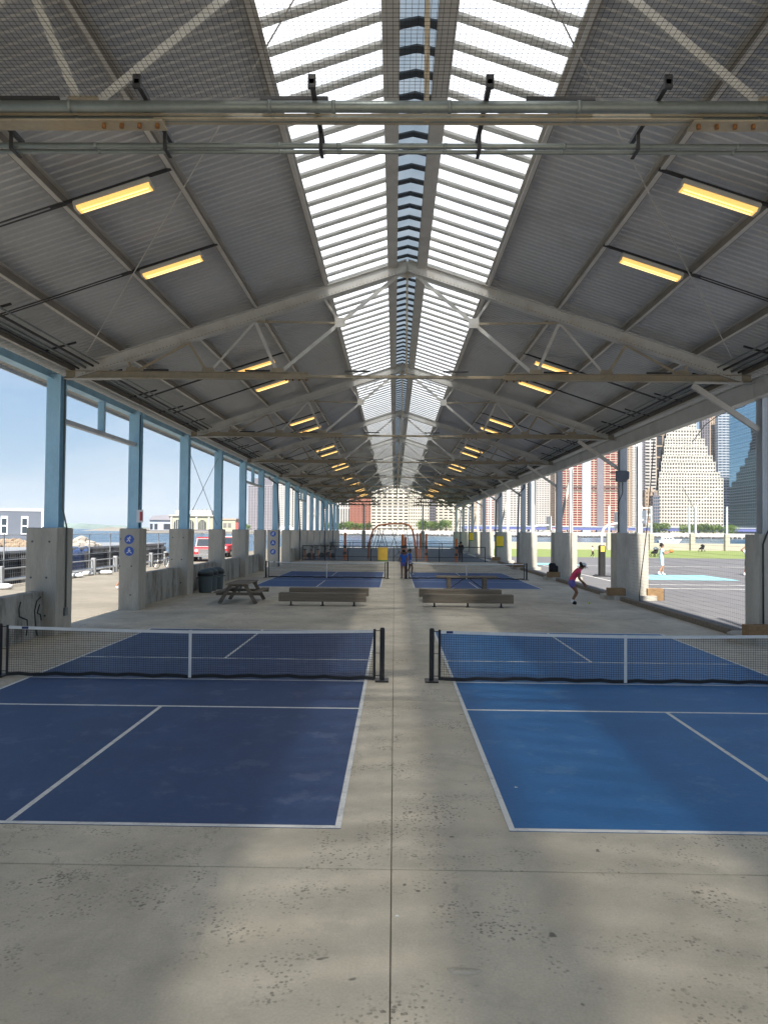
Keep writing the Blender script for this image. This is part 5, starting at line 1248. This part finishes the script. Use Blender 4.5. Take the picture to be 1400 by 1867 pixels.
# ================================================================== PEOPLE
BONES = [('pel', 'spi'), ('spi', 'che'), ('che', 'nec'), ('nec', 'hd0'), ('hd0', 'hd1'), ('hd1', 'hd2')]
for s_ in 'LR': BONES += [('che', 'sh'+s_), ('sh'+s_, 'el'+s_), ('el'+s_, 'wr'+s_), ('wr'+s_, 'ha'+s_), ('pel', 'hi'+s_), ('hi'+s_, 'kn'+s_), ('kn'+s_, 'an'+s_), ('an'+s_, 'to'+s_)]
RAD = dict(pel=.125, spi=.115, che=.135, nec=.056, hd0=.075, hd1=.098, hd2=.07, sh=.068, el=.045, wr=.030, ha=.036, hi=.098, kn=.058, an=.040, to=.036)
def base_pose():
    p = dict(pel=(0, 0, .95), spi=(0, .01, 1.12), che=(0, .01, 1.32), nec=(0, .0, 1.49), hd0=(0, -.015, 1.57), hd1=(0, -.02, 1.66), hd2=(0, -.01, 1.73))
    for s_, k in (('L', 1), ('R', -1)):
        p.update({'sh'+s_: (.17*k, .01, 1.42), 'el'+s_: (.22*k, .03, 1.14), 'wr'+s_: (.22*k, -.04, .90), 'ha'+s_: (.22*k, -.06, .82), 'hi'+s_: (.09*k, 0, .91), 'kn'+s_: (.10*k, -.02, .50), 'an'+s_: (.10*k, .02, .085), 'to'+s_: (.115*k, -.15, .038)})
    return p
def person(label, loc, rz, sc, pose, outfit, skin, hair='short', slim=1.0, extra=None):
    """outfit(bone, t) -> material name or None for skin"""
    p = base_pose(); p.update({k: v for k, v in pose.items() if k != 'face'}); p = {k: Vector(v) for k, v in p.items()}
    names = list(p); idx = {n: i for i, n in enumerate(names)}
    me = bpy.data.meshes.new('skeleton'); me.from_pydata([p[n] for n in names], [(idx[a], idx[b]) for a, b in BONES], [])
    ob = bpy.data.objects.new('skeleton', me); COL.objects.link(ob)
    sk = ob.modifiers.new('skin', 'SKIN'); sk.use_smooth_shade = True; ob.modifiers.new('sub', 'SUBSURF').levels = 2
    if not me.skin_vertices:
        bm = bmesh.new(); bm.from_mesh(me); bm.verts.layers.skin.verify(); bm.to_mesh(me); bm.free()
    for i, n in enumerate(names):
        r_ = RAD[n[:2] if n[-1] in 'LR' and n[:-1] in RAD else n]*(slim if n in ('pel', 'spi', 'che') else 1)
        q = me.skin_vertices[0].data[i]
        q.radius = (r_*1.25, r_*.9) if n in ('che', 'spi', 'pel') else (r_, r_)
        q.use_root = (n == 'pel')
    dg = bpy.context.evaluated_depsgraph_get(); body = bpy.data.meshes.new_from_object(ob.evaluated_get(dg)); bpy.data.objects.remove(ob)
    mats = []
    def slot(m_):
        if m_ not in mats: mats.append(m_)
        return mats.index(m_)
    slot(skin)
    bm = bmesh.new(); bm.from_mesh(body); infl = {}
    for f in bm.faces:
        c = f.calc_center_median(); best = None
        for a, b in BONES:
            A, B = p[a], p[b]; ab = B-A; t_ = max(0, min(1, (c-A).dot(ab)/max(ab.length_squared, 1e-6))); d_ = (c-(A+ab*t_)).length/(RAD.get(a[:2], RAD.get(a, .08)) if a[-1] in 'LR' else RAD.get(a, .08))
            if best is None or d_ < best[0]: best = (d_, b, t_)
        m_ = outfit(best[1], best[2])
        f.material_index = slot(m_) if m_ else 0; f.smooth = True
        if m_:
            for v in f.verts: infl[v] = .012
    bm.normal_update()
    for v, k in infl.items(): v.co += v.normal*k
    # fingers, nose, eyes
    def add(mb, m_):
        vs = [bm.verts.new(v) for v in mb.v]
        for f in mb.f:
            q = bm.faces.new([vs[i] for i in f]); q.material_index = slot(m_); q.smooth = True
    for s_, k in (('L', 1), ('R', -1)):
        d = (p['ha'+s_]-p['wr'+s_]).normalized(); a = d.cross(Vector((0, 1, .3))).normalized(); n_ = d.cross(a)
        mb = MB()
        for i, (o, l) in enumerate(((-.024, .075), (-.008, .085), (.008, .08), (.024, .062))):
            b0 = p['ha'+s_]+a*o; mb.tube([b0, b0+d*l*.5, b0+d*l*.85+n_*.025], [.010, .009, .007], 6)
        b0 = p['wr'+s_].lerp(p['ha'+s_], .5)+a*.03; mb.tube([b0, b0+a*.03+d*.03, b0+a*.035+d*.065], [.011, .010, .008], 6)
        add(mb, skin)
    hd = p['hd1']; up = (p['hd2']-p['hd0']).normalized(); fw = Vector(pose.get('face', (0, -1, 0))); fw = (fw-up*fw.dot(up)).normalized(); rt = fw.cross(up)
    mb = MB(); mb.tube([hd+fw*.085+up*.015, hd+fw*.115-up*.02, hd+fw*.088-up*.03], [.010, .016, .010], 6); add(mb, skin)
    for k in (-1, 1): mb = MB(); mb.ico(hd+fw*.088+rt*.035*k+up*.018, .011, (1, 1, 1), 1); add(mb, 'hair'); mb = MB(); mb.ico(hd+rt*.098*k-up*.005, .022, (.5, .8, 1.2), 1); add(mb, skin)
    mb = MB(); mb.tube([hd+fw*.086+rt*.022-up*.052, hd+fw*.092-up*.054, hd+fw*.086-rt*.022-up*.052], .006, 5); add(mb, 'red_paint' if False else 'skin_tan')
    bmesh.ops.recalc_face_normals(bm, faces=bm.faces); body.materials.clear()
    for m_ in mats: body.materials.append(MATS[m_])
    bm.to_mesh(body); bm.free()
    t = thing('person', loc, label, 'person', None, rz); t.scale = (sc, sc, sc)
    inst('body', body, t)
    h = MB(); h.smooth = True
    if hair == 'cap':
        q = hd+up*.035; bmx = bmesh.new(); h.ico(q, .108, (1.0, 1.0, .9), 2)
        keep = [f for f in h.f if all((h.v[i]-q).dot(up) > -.02 for i in f)]; h.f = keep
        h.build('cap', 'white_cloth', t); v = MB(); v.prism([(-.075, 0), (.075, 0), (.06, .09), (0, .12), (-.06, .09)], 2, -.006, .006)
        for i in range(len(v.v)): w_ = v.v[i]; v.v[i] = q+rt*w_.x+fw*(w_.y+.085)+up*(w_.z-.0)
        v.build('visor', 'white_cloth', t)
        h = MB(); h.smooth = True; h.ico(hd-fw*.12+up*.03, .055, (1, 1, 1.1), 2, .05); h.ico(hd-fw*.03-up*.01, .1, (.95, .95, .85), 2, .02)
    else:
        h.ico(hd-fw*.018+up*.03, .108, (1.0, 1.0, .95), 3, .03); q = hd+fw*.02
        h.f = [f for f in h.f if not all((h.v[i]-hd).dot(fw) > .045 and (h.v[i]-hd).dot(up) < .055 for i in f)]
        if hair == 'bun': h.ico(hd-fw*.11+up*.06, .06, (1, 1, 1), 2, .08)
        if hair == 'curly':
            random.seed(4)
            for i in range(40): d = Vector((random.gauss(0, 1), random.gauss(0, 1), random.gauss(0, 1))).normalized(); d -= fw*max(0, d.dot(fw)); h.ico(hd+up*.05-fw*.02+d*.10, .035, (1, 1, 1), 1, .1)
        if hair == 'tail': h.tube([hd-fw*.09+up*.05, hd-fw*.16, hd-fw*.15-up*.15], [.035, .04, .012], 8)
    h.build('hair', 'hair', t)
    if extra: extra(t, p)
    return t
def fit(top, short, shoe, sleeve=.0, leg=.35, socks=None):
    def f(b, t_):
        k = b[:2]
        if b in ('spi', 'che', 'nec') : 
            if b == 'nec' and t_ > .55: return None
            if b == 'spi' and t_ < .35: return short
            return top
        if k == 'sh': return top
        if k == 'el': return top if t_ < sleeve else None
        if k in ('wr', 'ha'): return top if sleeve > 1.5 else None
        if k == 'hi': return short
        if k == 'kn': return short if t_ < leg else None
        if k == 'an': return short if leg > 1.5 else (socks if socks and t_ > .72 else None)
        if k == 'to': return shoe
        return None
    return f
# woman in pink, bending towards the ball (faces +X: rotate +90 deg from -Y)
c = pg(1050, 1102)
pose = dict(pel=(0, .16, .80), spi=(0, .08, .95), che=(0, -.06, 1.12), nec=(0, -.17, 1.25), hd0=(0, -.23, 1.31), hd1=(0, -.29, 1.36), hd2=(0, -.31, 1.43), face=(0, -.85, -.55),
            shL=(.16, -.12, 1.20), elL=(.2, -.2, .92), wrL=(.17, -.36, .72), haL=(.15, -.40, .65), shR=(-.16, -.12, 1.20), elR=(-.2, -.1, .92), wrR=(-.17, -.3, .76), haR=(-.15, -.36, .70),
            hiL=(.09, .14, .76), knL=(.11, -.1, .44), anL=(.11, .08, .085), toL=(.12, -.09, .038), hiR=(-.09, .14, .76), knR=(-.11, -.06, .43), anR=(-.11, .14, .085), toR=(-.12, -.03, .038))
def paddle(t, p):
    h = p['haL']; m = MB(); m.tube([h+Vector((0, .02, .02)), h+Vector((0, -.10, -.08))], .016, 8); pd = m.build('paddle', 'black_steel', t)
    m = MB(); m.prism([(.09*math.cos(k*.449), .13*math.sin(k*.449)) for k in range(14)], 0, -.008, .008)
    for i in range(len(m.v)): m.v[i] = m.v[i]+h+Vector((0, -.17, -.16))
    m.build('paddle_face', 'purple_cloth', pd)
person('woman in pink top and white cap bending toward a yellow ball', (c.x-.05, c.y, 0), R(90), 1.06, pose, fit('pink_cloth', 'purple_cloth', 'black_cloth', 0, .42, 'white_cloth'), 'skin_tan', 'cap', .85)
c = pg(1074, 1101.5); m = MB(); m.smooth = True; m.ico((c.x, c.y, .04), .04, (1, 1, 1), 2); tag(m.build('pickleball', 'ball_yellow'), 'small yellow ball on the floor before the woman in pink', 'ball')
# pair in blue at the far net
c = pg(736, 1055); walk = dict(knL=(.10, -.16, .52), anL=(.10, -.1, .10), toL=(.11, -.25, .04), knR=(-.10, .0, .5), anR=(-.10, .26, .12), toR=(-.11, .14, .04))
person('person in blue top with dark hair bun standing at the far net post', (c.x-.02, c.y-.1, 0), R(185), .93, dict(elL=(.26, -.04, 1.15), wrL=(.18, -.2, 1.02), haL=(.14, -.26, 1.0)), fit('blue_cloth', 'purple_cloth', 'black_cloth', .3, .3), 'skin_tan', 'bun', .95)
c = pg(746, 1050)
person('person in blue top and lilac shorts stepping past the far net', (c.x+.05, c.y+.8, 0), R(75), .90, walk, fit('blue_cloth', 'lilac_cloth', 'white_cloth', .3, .35), 'skin_tan', 'tail', .9)
# person in black
c = pg(841, 1024)
def bag(t, p):
    m = MB(); m.smooth = True; m.ico(p['haL']+Vector((.03, 0, -.05)), 1, (.07, .16, .19), 2, .03); m.build('shoulder_bag', 'black_cloth', t)
person('person dressed all in black with bag by the dark fence', (c.x, c.y+.6, .006), R(170), 1.0, dict(elR=(-.25, -.05, 1.16), wrR=(-.16, -.2, 1.05), haR=(-.1, -.24, 1.08)), fit('black_cloth', 'black_cloth', 'white_cloth', 2, 2), 'skin', 'short', 1.0, bag)
# basketball players
c = pg(1206, 1049)
pose = dict(elL=(.24, -.1, 1.18), wrL=(.16, -.34, 1.30), haL=(.13, -.42, 1.33), elR=(-.24, -.1, 1.18), wrR=(-.15, -.34, 1.28), haR=(-.12, -.42, 1.33), knL=(.12, -.14, .52), anL=(.13, -.1, .085), toL=(.14, -.26, .038), knR=(-.12, .0, .5), anR=(-.13, .22, .1), toR=(-.14, .06, .038))
def ballh(t, p):
    m = MB(); m.smooth = True; m.ico((0, -.56, 1.38), .12, (1, 1, 1), 3); m.build('held_ball', 'ball_orange', t)
pb = person('basketball player in pale blue tank top and grey shorts holding a ball', (c.x, c.y, -.012), R(90), 1.16, pose, fit('sky_cloth', 'sky_cloth', 'white_cloth', 0, .85, 'white_cloth'), 'skin', 'curly', 1.0)
m = MB(); m.smooth = True; m.ico((c.x+.62, c.y+.0, 1.57), .135, (1, 1, 1), 3); tag(m.build('basketball', 'ball_orange'), 'orange basketball held by the player in the pale blue top', 'ball')
c = pg(1361, 1049)
person('basketball player in white tee and black shorts with hands on head', (c.x+.1, c.y, -.02), R(-10), 1.10, dict(elL=(.42, -.04, 1.52), wrL=(.2, -.02, 1.68), haL=(.13, .0, 1.72), elR=(-.42, -.04, 1.52), wrR=(-.2, -.02, 1.68), haR=(-.13, 0, 1.72), knL=(.14, -.06, .5), anL=(.18, .06, .085), toL=(.2, -.1, .038), knR=(-.14, -.04, .5), anR=(-.2, .02, .085), toR=(-.24, -.13, .038)),
       fit('white_cloth', 'black_cloth', 'white_cloth', .5, .8, 'white_cloth'), 'skin_tan', 'short')
c = pg(1080, 1016)
person('small distant figure in black and white striding across the court', (c.x, c.y, -.02), R(60), .72, walk, fit('white_cloth', 'black_cloth', 'white_cloth', .5, 2), 'skin', 'short')
# jogger mostly hidden by the signed pier
c = pg(214, 1074)
person('jogger passing behind the pier with round blue signs', (c.x+.36, c.y, -.012), R(90), 1.0, dict(walk, anR=(-.10, .38, .16), toR=(-.11, .3, .05), knR=(-.1, .08, .5)), fit('white_cloth', 'black_cloth', 'white_cloth', .4, .5), 'skin', 'short')
# strollers
def stroller(x, y, label, cm2='black_cloth'):
    c = pg(x, y); t = thing('stroller', (c.x, c.y, -.01), label, 'stroller', None, .5)
    for a in ((-.35, -.28), (-.35, .28), (.35, -.25), (.35, .25)):
        m = MB(); m.tube([(a[0]+.14*math.cos(k*.524), a[1], .15+.14*math.sin(k*.524)) for k in range(13)], .025, 5, False); m.build('wheel', 'tyre', t)
    for s in (-.25, .25):
        m = MB(); m.tube([(-.35, s, .15), (.2, s, .75), (.55, s, 1.1)], .018, 6); m.tube([(.35, s, .15), (-.1, s, .6)], .018, 6); m.build('frame', 'black_steel', t)
    m = MB(); m.quadbox([(-.3, -.22, .35), (.2, -.22, .35), (.2, .22, .35), (-.3, .22, .35), (-.35, -.22, .5), (.45, -.22, .9), (.45, .22, .9), (-.35, .22, .5)]); m.build('seat', 'black_cloth', t)
    m = MB(); m.smooth = True; m.ico((.2, 0, .85), 1, (.34, .26, .3), 2); m.f = [f for f in m.f if all(m.v[i].z > .82 for i in f)]; m.build('canopy', cm2, t)
stroller(1193, 1015, 'grey stroller parked at the near edge of the turf', 'bin_grey'); stroller(1279, 1006, 'black stroller with raised canopy before the end wall')

# ================================================================== air: thin summer haze over the river
vm_ = bpy.data.materials.new('haze_air'); vm_.use_nodes = True; nt_ = vm_.node_tree; nt_.nodes.clear()
vo_ = nt_.nodes.new('ShaderNodeOutputMaterial'); pv_ = nt_.nodes.new('ShaderNodeVolumePrincipled'); pv_.inputs['Color'].default_value = (.86, .92, 1, 1); pv_.inputs['Density'].default_value = .00006
nt_.links.new(pv_.outputs[0], vo_.inputs['Volume']); MATS['haze_air'] = vm_
hzb = MB().box(-9100, 9100, -500, 12100, -3.8, 330); ho_ = hzb.build('haze', 'haze_air'); ho_['kind'] = 'stuff'
